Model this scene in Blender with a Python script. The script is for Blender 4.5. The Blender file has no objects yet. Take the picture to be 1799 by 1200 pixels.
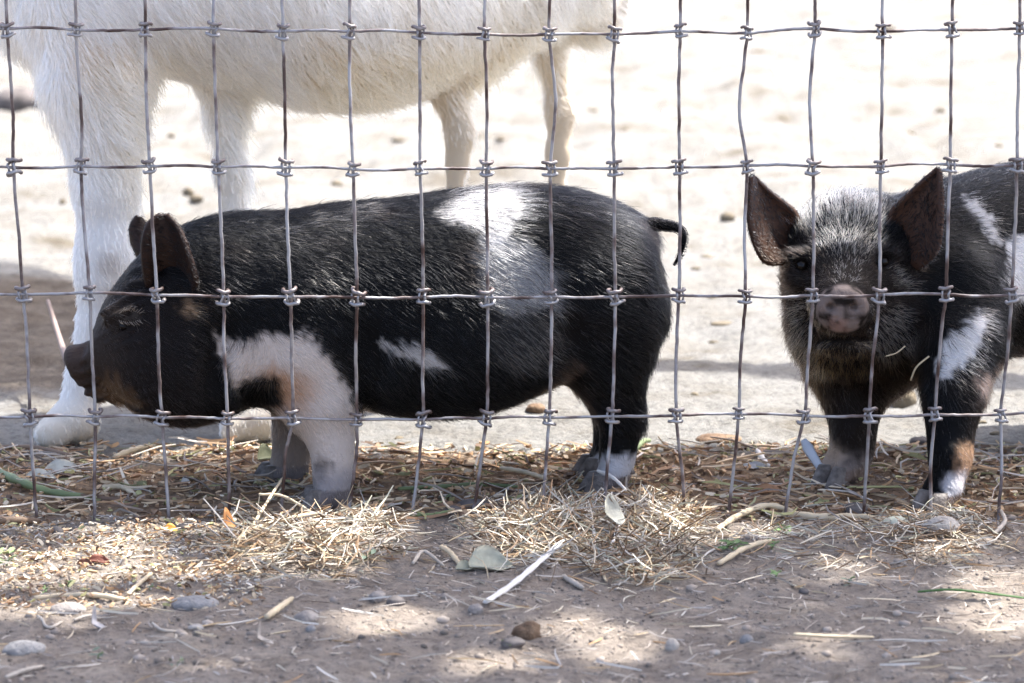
import bpy, math, random
import numpy as np
from mathutils import Vector, Matrix

random.seed(7)
rng = np.random.default_rng(7)
scene = bpy.context.scene
COL = scene.collection

# ------------------------------------------------------------------ camera, sky, sun, exposure
CAM = np.array((0.0, -3.0, 0.62))
FPX = 7000.0                       # focal length in pixels of the 1799 px wide photograph
PITCH = math.atan2(0.62, 3.0) - math.atan(305 / FPX)
cam_data = bpy.data.cameras.new('camera')
cam = bpy.data.objects.new('camera', cam_data)
COL.objects.link(cam)
cam.location = CAM
cam.rotation_euler = (math.pi / 2 - PITCH, 0, 0)
cam_data.sensor_width = 36
cam_data.lens = 36 * FPX / 1799
cam_data.clip_end = 500
cam_data.dof.use_dof = True
cam_data.dof.focus_distance = 3.03
cam_data.dof.aperture_fstop = 13
scene.camera = cam

SUN_EL, SUN_AZ = math.radians(62), math.radians(62)
SUN = np.array((math.sin(SUN_AZ) * math.cos(SUN_EL), math.cos(SUN_AZ) * math.cos(SUN_EL), math.sin(SUN_EL)))
world = bpy.data.worlds.new('World')
scene.world = world
world.use_nodes = True
nt = world.node_tree
sky = nt.nodes.new('ShaderNodeTexSky')
sky.sky_type = 'NISHITA'
sky.sun_disc = False
sky.sun_elevation = SUN_EL
sky.sun_rotation = SUN_AZ
sky.dust_density = 4.0
sky.air_density = 0.6
nt.links.new(sky.outputs[0], nt.nodes['Background'].inputs[0])
nt.nodes['Background'].inputs[1].default_value = 0.15
sun_data = bpy.data.lights.new('sun', 'SUN')
sun_data.energy = 3.1
sun_data.angle = math.radians(0.53)
sun_data.color = (1.0, 0.975, 0.935)
sun = bpy.data.objects.new('sun', sun_data)
COL.objects.link(sun)
sun.rotation_euler = Vector(SUN).to_track_quat('Z', 'Y').to_euler()
sun.location = (4, 3, 8)
scene.view_settings.view_transform = 'Standard'
scene.view_settings.look = 'None'
scene.view_settings.exposure = 2.2
scene.view_settings.gamma = 1.0
scene.render.engine = 'CYCLES'
scene.cycles.use_denoising = True
scene.cycles.max_bounces = 8

# ------------------------------------------------------------------ pixel <-> world
_c, _s = math.cos(PITCH), math.sin(PITCH)
FWD, UP, RIGHT = np.array((0, _c, -_s)), np.array((0, _s, _c)), np.array((1.0, 0, 0))

def ray(px, py):
    return FWD * FPX + RIGHT * (px - 899.5) + UP * (600 - py)

def P(px, py, Y):
    r = ray(px, py)
    return CAM + r * ((Y - CAM[1]) / r[1])

def G(px, py, z=0.0):
    r = ray(px, py)
    return CAM + r * ((z - CAM[2]) / r[2])

def proj(X):
    d = np.asarray(X) - CAM
    w = d @ FWD
    return 899.5 + FPX * (d @ RIGHT) / w, 600 - FPX * (d @ UP) / w

def M(px, Y=0.09):                  # pixels to metres at depth Y
    return px * (Y + 3.06) / FPX

# ------------------------------------------------------------------ noise
def _hash(ix, iy, iz, seed):
    h = (ix.astype(np.int64) * 374761393 + iy.astype(np.int64) * 668265263 + iz.astype(np.int64) * 2147483647 + seed * 974711) & 0xFFFFFFFF
    h = ((h ^ (h >> 13)) * 1274126177) & 0xFFFFFFFF
    h = h ^ (h >> 16)
    return (h & 0xFFFF) / 65535.0

def vnoise(p, seed=0):
    p = np.asarray(p, dtype=float)
    if p.shape[-1] == 2:
        p = np.concatenate([p, np.zeros(p.shape[:-1] + (1,))], -1)
    i = np.floor(p).astype(np.int64)
    f = p - i
    f = f * f * (3 - 2 * f)
    out = 0
    for dx in (0, 1):
        for dy in (0, 1):
            for dz in (0, 1):
                w = (f[..., 0] if dx else 1 - f[..., 0]) * (f[..., 1] if dy else 1 - f[..., 1]) * (f[..., 2] if dz else 1 - f[..., 2])
                out = out + w * _hash(i[..., 0] + dx, i[..., 1] + dy, i[..., 2] + dz, seed)
    return out

def fbm(p, seed=0, octaves=4):
    a, t, s = 0.5, 0, 1.0
    for k in range(octaves):
        t = t + a * (vnoise(np.asarray(p) * s, seed + k * 17) - 0.5)
        a *= 0.5
        s *= 2.03
    return t

def sstep(a, b, x):
    t = np.clip((x - a) / (b - a), 0, 1)
    return t * t * (3 - 2 * t)

# ------------------------------------------------------------------ materials
def new_mat(name):
    m = bpy.data.materials.new(name)
    m.use_nodes = True
    n = m.node_tree
    return m, n, n.nodes['Principled BSDF']

def simple_mat(name, col, col2=None, rough=0.85, scale=60, bump=0.3, bump_scale=None, spec=0.3, dist=0.002):
    m, n, b = new_mat(name)
    b.inputs['Roughness'].default_value = rough
    b.inputs['Specular IOR Level'].default_value = spec
    geo = n.nodes.new('ShaderNodeTexCoord')
    no = n.nodes.new('ShaderNodeTexNoise')
    no.inputs['Scale'].default_value = scale
    no.inputs['Detail'].default_value = 6
    n.links.new(geo.outputs['Object'], no.inputs['Vector'])
    rp = n.nodes.new('ShaderNodeValToRGB')
    rp.color_ramp.elements[0].position, rp.color_ramp.elements[1].position = 0.35, 0.68
    rp.color_ramp.elements[0].color = (*col, 1)
    rp.color_ramp.elements[1].color = (*(col2 or [c * 1.4 for c in col]), 1)
    n.links.new(no.outputs[0], rp.inputs[0])
    n.links.new(rp.outputs[0], b.inputs['Base Color'])
    if bump:
        bp = n.nodes.new('ShaderNodeBump')
        bp.inputs['Strength'].default_value = bump
        bp.inputs['Distance'].default_value = dist
        no2 = n.nodes.new('ShaderNodeTexNoise')
        no2.inputs['Scale'].default_value = bump_scale or scale * 3
        no2.inputs['Detail'].default_value = 6
        n.links.new(geo.outputs['Object'], no2.inputs['Vector'])
        n.links.new(no2.outputs[0], bp.inputs['Height'])
        n.links.new(bp.outputs[0], b.inputs['Normal'])
    return m

def attr_mat(name, rough=0.7, spec=0.3, translucent=0.0):
    m, n, b = new_mat(name)
    b.inputs['Roughness'].default_value = rough
    b.inputs['Specular IOR Level'].default_value = spec
    a = n.nodes.new('ShaderNodeAttribute')
    a.attribute_name = 'Col'
    n.links.new(a.outputs['Color'], b.inputs['Base Color'])
    if translucent:
        t = n.nodes.new('ShaderNodeBsdfTranslucent')
        n.links.new(a.outputs['Color'], t.inputs['Color'])
        mx = n.nodes.new('ShaderNodeMixShader')
        mx.inputs[0].default_value = translucent
        n.links.new(b.outputs[0], mx.inputs[1])
        n.links.new(t.outputs[0], mx.inputs[2])
        n.links.new(mx.outputs[0], n.nodes['Material Output'].inputs['Surface'])
    return m

def hair_mat(name, rough=0.3, radial=0.5, ior=1.55):
    m = bpy.data.materials.new(name)
    m.use_nodes = True
    n = m.node_tree
    n.nodes.remove(n.nodes['Principled BSDF'])
    h = n.nodes.new('ShaderNodeBsdfHairPrincipled')
    h.parametrization = 'COLOR'
    a = n.nodes.new('ShaderNodeAttribute')
    a.attribute_name = 'Col'
    n.links.new(a.outputs['Color'], h.inputs['Color'])
    h.inputs['Roughness'].default_value = rough
    h.inputs['Radial Roughness'].default_value = radial
    h.inputs['Random Roughness'].default_value = 0.2
    h.inputs['IOR'].default_value = ior
    n.links.new(h.outputs[0], n.nodes['Material Output'].inputs['Surface'])
    return m

# ------------------------------------------------------------------ object helpers
def tag(o, label=None, cat=None, group=None, kind=None):
    if label: o['label'] = label
    if cat: o['category'] = cat
    if group: o['group'] = group
    if kind: o['kind'] = kind
    return o

def empty(name, loc=(0, 0, 0)):
    o = bpy.data.objects.new(name, None)
    COL.objects.link(o)
    o.location = loc
    o.empty_display_size = 0.02
    return o

def mesh_obj(name, verts, faces, mat, parent=None, smooth=True, cols=None, mat_idx=None):
    me = bpy.data.meshes.new(name)
    me.from_pydata(np.asarray(verts).tolist(), [], faces if isinstance(faces, list) else faces.tolist())
    for mm in (mat if isinstance(mat, (list, tuple)) else [mat]):
        me.materials.append(mm)
    if cols is not None:
        ca = me.color_attributes.new('Col', 'FLOAT_COLOR', 'POINT')
        c4 = np.ones((len(verts), 4), dtype=np.float32)
        c4[:, :3] = cols
        ca.data.foreach_set('color', c4.ravel())
    if mat_idx is not None:
        me.polygons.foreach_set('material_index', np.asarray(mat_idx, dtype=np.int32))
    me.polygons.foreach_set('use_smooth', np.full(len(me.polygons), smooth))
    me.update()
    o = bpy.data.objects.new(name, me)
    COL.objects.link(o)
    if parent is not None:
        o.parent = parent
        o.matrix_parent_inverse = Matrix.Translation(parent.location).inverted()
    return o

def spline(pts, n):
    """Catmull-Rom through pts (any dimension), n samples."""
    p = np.asarray(pts, dtype=float)
    p = np.vstack([2 * p[0] - p[1], p, 2 * p[-1] - p[-2]])
    m = len(p) - 3
    t = np.linspace(0, m - 1e-6, n)
    i = t.astype(int)
    f = (t - i)[:, None]
    a, b, c, d = p[i], p[i + 1], p[i + 2], p[i + 3]
    return 0.5 * (2 * b + (c - a) * f + (2 * a - 5 * b + 4 * c - d) * f ** 2 + (3 * b - a - 3 * c + d) * f ** 3)

def tube(path, rad, sides=8, cap=True, flat=1.0):
    path = np.asarray(path, dtype=float)
    n = len(path)
    rad = np.broadcast_to(np.asarray(rad, dtype=float), (n,))
    tan = np.gradient(path, axis=0)
    tan /= np.linalg.norm(tan, axis=1, keepdims=True) + 1e-12
    ref = np.array((0, 0, 1.0)) if abs(tan[0, 2]) < 0.9 else np.array((0, 1.0, 0))
    verts, faces = [], []
    for k in range(n):
        a = np.cross(tan[k], ref); a /= np.linalg.norm(a) + 1e-12
        b = np.cross(a, tan[k])
        for s in range(sides):
            th = 2 * math.pi * s / sides
            verts.append(path[k] + rad[k] * (a * math.cos(th) + b * math.sin(th) * flat))
    for k in range(n - 1):
        for s in range(sides):
            s2 = (s + 1) % sides
            faces.append([k * sides + s, k * sides + s2, (k + 1) * sides + s2, (k + 1) * sides + s])
    if cap:
        faces.append(list(range(sides))[::-1])
        faces.append(list(range((n - 1) * sides, n * sides)))
    return np.array(verts), faces

def strands(N, base, head, tilt, length, radius, bend, cols, name, mat, rings=4, parent=None):
    """N three-sided bent straws in one mesh. base: centres, head: heading angle, tilt: elevation angle."""
    t = np.linspace(-0.5, 0.5, rings)
    d = np.stack([np.cos(head) * np.cos(tilt), np.sin(head) * np.cos(tilt), np.sin(tilt)], -1)
    side = np.stack([-np.sin(head), np.cos(head), np.zeros(N)], -1)
    up = np.cross(d, side)
    b1 = rng.normal(0, 1, (N, 1, 1)); b2 = rng.normal(0, 0.5, (N, 1, 1))
    L = length[:, None, None]
    cen = base[:, None, :] + d[:, None, :] * (t[None, :, None] * L)
    q = ((t ** 2) * 4)[None, :, None] * L * bend
    cen = cen + side[:, None, :] * q * b1 + up[:, None, :] * q * b2
    cen = cen + rng.normal(0, 0.04, cen.shape) * L * (bend * 2)
    ph = rng.uniform(0, 6.28, N)
    V = np.zeros((N, rings, 3, 3))
    taper = np.array([0.7] + [1.0] * (rings - 2) + [0.6])
    for s in range(3):
        th = ph + 2 * math.pi * s / 3
        off = side * np.cos(th)[:, None] + up * np.sin(th)[:, None]
        V[:, :, s, :] = cen + off[:, None, :] * (radius[:, None, None] * taper[None, :, None])
    V = V.reshape(-1, 3)
    f = []
    for k in range(rings - 1):
        for s in range(3):
            s2 = (s + 1) % 3
            f.append([k * 3 + s, k * 3 + s2, (k + 1) * 3 + s2, (k + 1) * 3 + s])
    f = np.array(f)
    F = (f[None] + (np.arange(N) * rings * 3)[:, None, None]).reshape(-1, 4)
    C = np.repeat(cols, rings * 3, axis=0)
    return mesh_obj(name, V, F, mat, parent, smooth=False, cols=C)

# ------------------------------------------------------------------ signed-field bodies
class Field:
    def __init__(self, lo, hi, h):
        self.lo, self.h = np.array(lo, dtype=float), h
        self.n = np.ceil((np.array(hi) - self.lo) / h).astype(int) + 1
        ax = [(self.lo[k] + h * np.arange(self.n[k])).astype(np.float32) for k in range(3)]
        self.X, self.Y, self.Z = np.meshgrid(*ax, indexing='ij')
        self.f = np.full(self.X.shape, 1.0, dtype=np.float32)

    def _box(self, pts, r):
        pts = np.atleast_2d(pts)
        a = np.clip(((pts.min(0) - r - self.lo) / self.h).astype(int), 0, self.n - 1)
        b = np.clip(((pts.max(0) + r - self.lo) / self.h).astype(int) + 2, 1, self.n)
        return tuple(slice(a[k], b[k]) for k in range(3))

    def _union(self, sl, d, k):
        a = self.f[sl]
        h = np.clip(0.5 + 0.5 * (a - d) / k, 0, 1)
        self.f[sl] = a * (1 - h) + d * h - k * h * (1 - h)

    def ellipsoid(self, c, r, k=0.012, rot=None, sub=False):
        c, r = np.array(c), np.array(r, dtype=float)
        sl = self._box(c, r.max() + 0.045)
        q = np.stack([self.X[sl] - c[0], self.Y[sl] - c[1], self.Z[sl] - c[2]], -1)
        if rot is not None:
            q = q @ np.array(rot)          # columns = local axes
        k0 = np.sqrt(((q / r) ** 2).sum(-1)) + 1e-9
        k1 = np.sqrt(((q / r ** 2) ** 2).sum(-1)) + 1e-9
        d = (k0 * (k0 - 1) / k1).astype(np.float32)
        if sub:
            a = self.f[sl]
            h = np.clip(0.5 - 0.5 * (a + d) / k, 0, 1)
            self.f[sl] = a * (1 - h) - d * h + k * h * (1 - h)
        else:
            self._union(sl, d, k)

    def cone(self, a, b, ra, rb, k=0.012):
        a, b = np.array(a), np.array(b)
        sl = self._box(np.array([a, b]), max(ra, rb) + 0.045)
        ab = b - a
        q = np.stack([self.X[sl] - a[0], self.Y[sl] - a[1], self.Z[sl] - a[2]], -1)
        t = np.clip(q @ ab / (ab @ ab), 0, 1)
        d = (np.sqrt(((q - t[..., None] * ab) ** 2).sum(-1)) - (ra + (rb - ra) * t)).astype(np.float32)
        self._union(sl, d, k)

    def chain(self, pts, k=0.012):
        for (a, ra), (b, rb) in zip(pts[:-1], pts[1:]):
            self.cone(a, b, ra, rb, k)

    def loft(self, org, axis, stations, k=0.02, power=2.2):
        """stations rows: u, z_top, z_bottom, v_centre, v_halfwidth; axis horizontal unit vector."""
        axis = np.array(axis, dtype=float)
        perp = np.array((-axis[1], axis[0], 0))
        st = spline(stations, 400)
        o = np.argsort(st[:, 0]); st = st[o]
        qx, qy = self.X - org[0], self.Y - org[1]
        u = qx * axis[0] + qy * axis[1]
        v = qx * perp[0] + qy * perp[1]
        ti, bi, vc, hw = [np.interp(u, st[:, 0], st[:, j]).astype(np.float32) for j in (1, 2, 3, 4)]
        zc, hz = (ti + bi) / 2, np.maximum((ti - bi) / 2, 0.004)
        hw = np.maximum(hw, 0.004)
        e = (np.abs((self.Z - zc) / hz) ** power + np.abs((v - vc) / hw) ** power) ** (1 / power)
        d = (e - 1) * np.minimum(hz, hw)
        end = np.maximum(st[0, 0] - u, u - st[-1, 0])
        d = np.maximum(d, end).astype(np.float32)
        self._union((slice(None),) * 3, d, k)

    def mesh(self):
        f = self.f
        s = f < 0
        nx, ny, nz = f.shape
        acc = np.zeros((nx - 1, ny - 1, nz - 1, 3), dtype=np.float32)
        cnt = np.zeros((nx - 1, ny - 1, nz - 1), dtype=np.float32)
        corner = lambda A, dx, dy, dz: A[dx:nx - 1 + dx, dy:ny - 1 + dy, dz:nz - 1 + dz]
        for ax in range(3):
            o = [k for k in range(3) if k != ax]
            for i in (0, 1):
                for j in (0, 1):
                    a = [0, 0, 0]; a[o[0]], a[o[1]] = i, j
                    b = list(a); b[ax] = 1
                    fa, fb = corner(f, *a), corner(f, *b)
                    m = (fa < 0) != (fb < 0)
                    t = np.where(m, fa / np.where(m, fa - fb, 1), 0)
                    for c in range(3):
                        acc[..., c] += m * (t if c == ax else a[c])
                    cnt += m
        act = cnt > 0
        idx = np.full(act.shape, -1, dtype=np.int64)
        idx[act] = np.arange(act.sum())
        cell = np.argwhere(act)
        V = self.lo + self.h * (cell + acc[act] / cnt[act][:, None])
        faces = []
        for ax in range(3):
            o = [(ax + 1) % 3, (ax + 2) % 3]
            sa = [slice(None)] * 3; sb = [slice(None)] * 3
            sa[ax], sb[ax] = slice(0, -1), slice(1, None)
            ch = s[tuple(sa)] != s[tuple(sb)]
            e = np.argwhere(ch)
            e = e[(e[:, o[0]] > 0) & (e[:, o[1]] > 0) & (e[:, o[0]] < f.shape[o[0]] - 1) & (e[:, o[1]] < f.shape[o[1]] - 1)]
            if not len(e):
                continue
            flip = s[tuple(e.T)]
            q = []
            for i, j in ((0, 0), (1, 0), (1, 1), (0, 1)):
                c = e.copy(); c[:, o[0]] -= 1 - i; c[:, o[1]] -= 1 - j
                q.append(idx[tuple(c.T)])
            q = np.stack(q, 1)
            q[~flip] = q[~flip][:, ::-1]
            faces.append(q)
        F = np.vstack(faces)
        return V, F

def vert_normals(V, F):
    a, b, c, d = V[F[:, 0]], V[F[:, 1]], V[F[:, 2]], V[F[:, 3]]
    n = np.cross(c - a, d - b)
    N = np.zeros_like(V)
    for k in range(4):
        np.add.at(N, F[:, k], n)
    return N / (np.linalg.norm(N, axis=1, keepdims=True) + 1e-12)

def relax(V, F, it=2, w=0.5):
    e = np.vstack([F[:, [0, 1]], F[:, [1, 2]], F[:, [2, 3]], F[:, [3, 0]]])
    for _ in range(it):
        S = np.zeros_like(V); c = np.zeros(len(V))
        np.add.at(S, e[:, 0], V[e[:, 1]]); np.add.at(c, e[:, 0], 1)
        np.add.at(S, e[:, 1], V[e[:, 0]]); np.add.at(c, e[:, 1], 1)
        V = V * (1 - w) + w * S / np.maximum(c, 1)[:, None]
    return V

def poly_sd(px, py, poly):
    """signed distance in pixels, negative inside"""
    p = np.stack([px, py], -1)
    poly = np.asarray(poly, dtype=float)
    d = np.full(px.shape, 1e9); ins = np.zeros(px.shape, bool)
    for a, b in zip(poly, np.roll(poly, -1, 0)):
        ab, ap = b - a, p - a
        t = np.clip((ap @ ab) / (ab @ ab), 0, 1)
        d = np.minimum(d, np.linalg.norm(ap - t[..., None] * ab, axis=-1))
        cr = (a[1] > p[..., 1]) != (b[1] > p[..., 1])
        xx = a[0] + (p[..., 1] - a[1]) * (b[0] - a[0]) / (b[1] - a[1] + 1e-9)
        ins ^= cr & (p[..., 0] < xx)
    return np.where(ins, -d, d)

def sample_faces(V, F, N, weight=None):
    a, b, c, d = V[F[:, 0]], V[F[:, 1]], V[F[:, 2]], V[F[:, 3]]
    area = 0.5 * np.linalg.norm(np.cross(c - a, d - b), axis=1)
    w = area * (weight[F].mean(1) if weight is not None else 1)
    i = rng.choice(len(F), N, p=w / w.sum())
    u, v = rng.random((N, 1)), rng.random((N, 1))
    wt = np.concatenate([(1 - u) * (1 - v), u * (1 - v), u * v, (1 - u) * v], 1)
    return i, wt

def fur(name, V, F, Nrm, comb, length, colfn, N, mat, parent, radius=0.00016, lift=0.45, weight=None, pts=5, clump=0.25, curl=0.15, seed=0):
    """hair curves over a surface. comb, length: per vertex."""
    i, wt = sample_faces(V, F, N, weight)
    g = lambda A: (A[F[i]] * (wt[..., None] if A.ndim == 2 else wt)).sum(1)
    root, nrm, cd, L = g(V), g(Nrm), g(comb), g(length)
    nrm /= np.linalg.norm(nrm, axis=1, keepdims=True) + 1e-9
    nz = np.stack([vnoise(root * 55, seed + 3) - 0.5, vnoise(root * 55, seed + 5) - 0.5, vnoise(root * 55, seed + 9) - 0.5], -1)
    cd = cd + nz * 2 * clump * 2 + rng.normal(0, clump * 0.5, cd.shape)
    cd -= nrm * (cd * nrm).sum(1, keepdims=True)
    cd /= np.linalg.norm(cd, axis=1, keepdims=True) + 1e-9
    L = L * rng.uniform(0.6, 1.25, N)
    lf0 = g(lift) if isinstance(lift, np.ndarray) else lift
    lf = np.clip(lf0 + rng.normal(0, 0.12, N), 0.05, 1)[:, None]
    t = np.linspace(0, 1, pts)[None, :, None]
    wob = rng.normal(0, 1, (N, 1, 3)) * curl
    dirn = nrm[:, None] * (lf[:, None] * (1 - 0.6 * t)) + cd[:, None] * (1 - lf[:, None] * 0.5) + wob * t
    pos = root[:, None] - nrm[:, None] * 0.001 + dirn * t * L[:, None, None]
    pos[..., 2] -= (t[..., 0] ** 2) * L[:, None] * 0.08
    cu = bpy.data.hair_curves.new(name)
    cu.add_curves([pts] * N)
    cu.attributes['position'].data.foreach_set('vector', pos.astype(np.float32).ravel())
    ra = cu.attributes.get('radius') or cu.attributes.new('radius', 'FLOAT', 'POINT')
    prof = radius * np.linspace(1, 0.25, pts)[None, :] * rng.uniform(0.7, 1.3, (N, 1))
    ra.data.foreach_set('value', prof.astype(np.float32).ravel())
    c = cu.attributes.new('Col', 'FLOAT_COLOR', 'CURVE')
    c4 = np.ones((N, 4), dtype=np.float32)
    c4[:, :3] = colfn(root, cd)
    c.data.foreach_set('color', c4.ravel())
    cu.materials.append(mat)
    o = bpy.data.objects.new(name, cu)
    COL.objects.link(o)
    o.parent = parent
    o.matrix_parent_inverse = Matrix.Translation(parent.location).inverted()
    return o

def sheet(lc, rc, n=14, m=9, cup=0.012, thick=0.003, cupdir=(0, 1, 0)):
    """closed thin shell between two edge curves (ears). returns quads; first half of verts is the inner side"""
    l, r = spline(lc, n), spline(rc, n)
    v = np.linspace(0, 1, m)
    S = l[:, None] * (1 - v)[None, :, None] + r[:, None] * v[None, :, None]
    amp = np.linspace(1, 0.15, n)[:, None]
    S = S + (np.sin(np.pi * v)[None, :] * amp)[..., None] * np.array(cupdir) * cup
    du, dv = np.gradient(S, axis=0), np.gradient(S, axis=1)
    nn = np.cross(du, dv); nn /= np.linalg.norm(nn, axis=-1, keepdims=True) + 1e-9
    A, B = S - nn * thick / 2, S + nn * thick / 2
    V = np.vstack([A.reshape(-1, 3), B.reshape(-1, 3)])
    F = []
    o = n * m
    for i in range(n - 1):
        for j in range(m - 1):
            a = i * m + j
            F.append([a, a + m, a + m + 1, a + 1])
            F.append([o + a, o + a + 1, o + a + m + 1, o + a + m])
    for i in range(n - 1):
        F.append([i * m, o + i * m, o + (i + 1) * m, (i + 1) * m])
        a = i * m + m - 1
        F.append([a, a + m, o + a + m, o + a])
    for j in range(m - 1):
        F.append([j, j + 1, o + j + 1, o + j])
        a = (n - 1) * m + j
        F.append([a, o + a, o + a + 1, a + 1])
    return V, np.array(F)

def quads(faces):
    out = [f if len(f) == 4 else ([f[0], f[1], f[2], f[2]]) for f in faces]
    return np.array(out)

# ------------------------------------------------------------------ ground
MOUNDS = []                        # x, y, rx, ry, height of the low straw heaps
def mound(px, py, rx, ry, h):
    g = G(px, py)
    MOUNDS.append((g[0], g[1], rx, ry, h))
mound(540, 985, 0.080, 0.060, 0.008)
mound(1040, 950, 0.105, 0.060, 0.008)
mound(1620, 955, 0.080, 0.060, 0.005)
mound(1340, 960, 0.070, 0.060, 0.004)
mound(170, 995, 0.140, 0.090, 0.005)

def gz(x, y):
    x, y = np.asarray(x, dtype=float), np.asarray(y, dtype=float)
    p = np.stack([x, y], -1)
    far = sstep(0.35, 1.2, y)
    z = 0.012 * fbm(p * 9, 1) + 0.009 * fbm(p * 34, 2) * (1 - 0.3 * far) + 0.006 * fbm(p * 95, 3, 3) * (1 - far)
    z = z + 0.05 * fbm(p * 2.4, 4) * far + 0.045 * fbm(p * 11, 5) * far
    for mx, my, rx, ry, h in MOUNDS:
        z = z + h * np.exp(-(((x - mx) / rx) ** 2 + ((y - my) / ry) ** 2) * 1.6)
    return z

def axis_pts(a, b, step, lim_lo, lim_hi, grow=1.09):
    mid = list(np.arange(a, b, step))
    lo, s, x = [], step, a
    while x > lim_lo:
        s *= grow; x -= s; lo.append(x)
    hi, s, x = [], step, mid[-1]
    while x < lim_hi:
        s *= grow; x += s; hi.append(x)
    return np.array(lo[::-1] + mid + hi)

gx = axis_pts(-0.56, 0.56, 0.0042, -80, 80, 1.12)
gy = axis_pts(-0.75, 0.45, 0.0042, -30, 160, 1.035)
GX, GY = np.meshgrid(gx, gy, indexing='ij')
GV = np.stack([GX, GY, gz(GX, GY)], -1).reshape(-1, 3)
nyg = len(gy)
ii, jj = np.meshgrid(np.arange(len(gx) - 1), np.arange(nyg - 1), indexing='ij')
q0 = (ii * nyg + jj).ravel()
GF = np.stack([q0, q0 + nyg, q0 + nyg + 1, q0 + 1], 1)

m, n, b = new_mat('trodden_soil')
L = n.links.new
geo = n.nodes.new('ShaderNodeNewGeometry')
sep = n.nodes.new('ShaderNodeSeparateXYZ'); L(geo.outputs['Position'], sep.inputs[0])
def noise_node(scale, detail=6, rough=0.6, vec=None):
    t = n.nodes.new('ShaderNodeTexNoise')
    t.inputs['Scale'].default_value = scale; t.inputs['Detail'].default_value = detail; t.inputs['Roughness'].default_value = rough
    L(vec or geo.outputs['Position'], t.inputs['Vector'])
    return t.outputs[0]
def math_node(op, a, bv):
    t = n.nodes.new('ShaderNodeMath'); t.operation = op
    for k, v in enumerate((a, bv)):
        if isinstance(v, (int, float)): t.inputs[k].default_value = v
        else: L(v, t.inputs[k])
    return t.outputs[0]
def ramp(fac, stops):
    t = n.nodes.new('ShaderNodeValToRGB')
    e = t.color_ramp.elements
    while len(e) < len(stops): e.new(0.5)
    for k, (p_, c_) in enumerate(stops):
        e[k].position = p_; e[k].color = (*c_, 1)
    L(fac, t.inputs[0]); return t.outputs[0]
def mix(fac, a, c_):
    t = n.nodes.new('ShaderNodeMix'); t.data_type = 'RGBA'
    if isinstance(fac, (int, float)): t.inputs[0].default_value = fac
    else: L(fac, t.inputs[0])
    for k, v in ((6, a), (7, c_)):
        if isinstance(v, tuple): t.inputs[k].default_value = (*v, 1)
        else: L(v, t.inputs[k])
    return t.outputs[2]
def maprange(v, a, c_):
    t = n.nodes.new('ShaderNodeMapRange'); t.interpolation_type = 'SMOOTHSTEP'
    L(v, t.inputs[0]); t.inputs[1].default_value = a; t.inputs[2].default_value = c_
    return t.outputs[0]
n1 = noise_node(28); n2 = noise_node(150, 8, 0.7); n3 = noise_node(9, 6, 0.62); n4 = noise_node(520, 4)
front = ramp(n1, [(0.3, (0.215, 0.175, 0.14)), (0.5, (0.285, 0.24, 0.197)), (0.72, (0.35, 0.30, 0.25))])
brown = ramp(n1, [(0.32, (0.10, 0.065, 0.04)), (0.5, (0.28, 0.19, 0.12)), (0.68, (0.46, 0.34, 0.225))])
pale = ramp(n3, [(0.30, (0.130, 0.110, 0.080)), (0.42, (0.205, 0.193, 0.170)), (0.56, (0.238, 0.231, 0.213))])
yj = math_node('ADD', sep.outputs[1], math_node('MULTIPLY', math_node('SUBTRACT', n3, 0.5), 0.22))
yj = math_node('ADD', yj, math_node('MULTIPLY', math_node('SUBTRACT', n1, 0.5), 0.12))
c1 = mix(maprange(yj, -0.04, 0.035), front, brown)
# a patch of bare brown earth at far left
ctr_ = n.nodes.new('ShaderNodeVectorMath'); ctr_.operation = 'DISTANCE'
L(geo.outputs['Position'], ctr_.inputs[0]); _e = G(-40, 590); ctr_.inputs[1].default_value = (_e[0], _e[1], 0)
earth = math_node('ADD', ctr_.outputs['Value'], math_node('MULTIPLY', math_node('SUBTRACT', n3, 0.5), 0.35))
far_ = mix(maprange(earth, 0.40, 0.28), pale, ramp(n1, [(0.3, (0.075, 0.06, 0.046)), (0.55, (0.135, 0.112, 0.088)), (0.75, (0.19, 0.16, 0.13))]))
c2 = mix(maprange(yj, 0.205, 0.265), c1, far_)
grit = ramp(n2, [(0.33, (0.45, 0.43, 0.42)), (0.5, (1, 1, 1)), (0.68, (1.25, 1.22, 1.18))])
mm = n.nodes.new('ShaderNodeMix'); mm.data_type = 'RGBA'; mm.blend_type = 'MULTIPLY'; mm.inputs[0].default_value = 0.75
L(c2, mm.inputs[6]); L(grit, mm.inputs[7])
L(mm.outputs[2], b.inputs['Base Color'])
b.inputs['Roughness'].default_value = 0.95
b.inputs['Specular IOR Level'].default_value = 0.15
hsum = math_node('ADD', math_node('MULTIPLY', n2, 1.0), math_node('MULTIPLY', n4, 0.4))
bp = n.nodes.new('ShaderNodeBump'); bp.inputs['Strength'].default_value = 1.0; bp.inputs['Distance'].default_value = 0.006
L(hsum, bp.inputs['Height']); L(bp.outputs[0], b.inputs['Normal'])
soil = m
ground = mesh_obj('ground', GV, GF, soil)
tag(ground, 'dusty trodden soil, grey before the fence and pale behind', 'ground', kind='structure')

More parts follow.
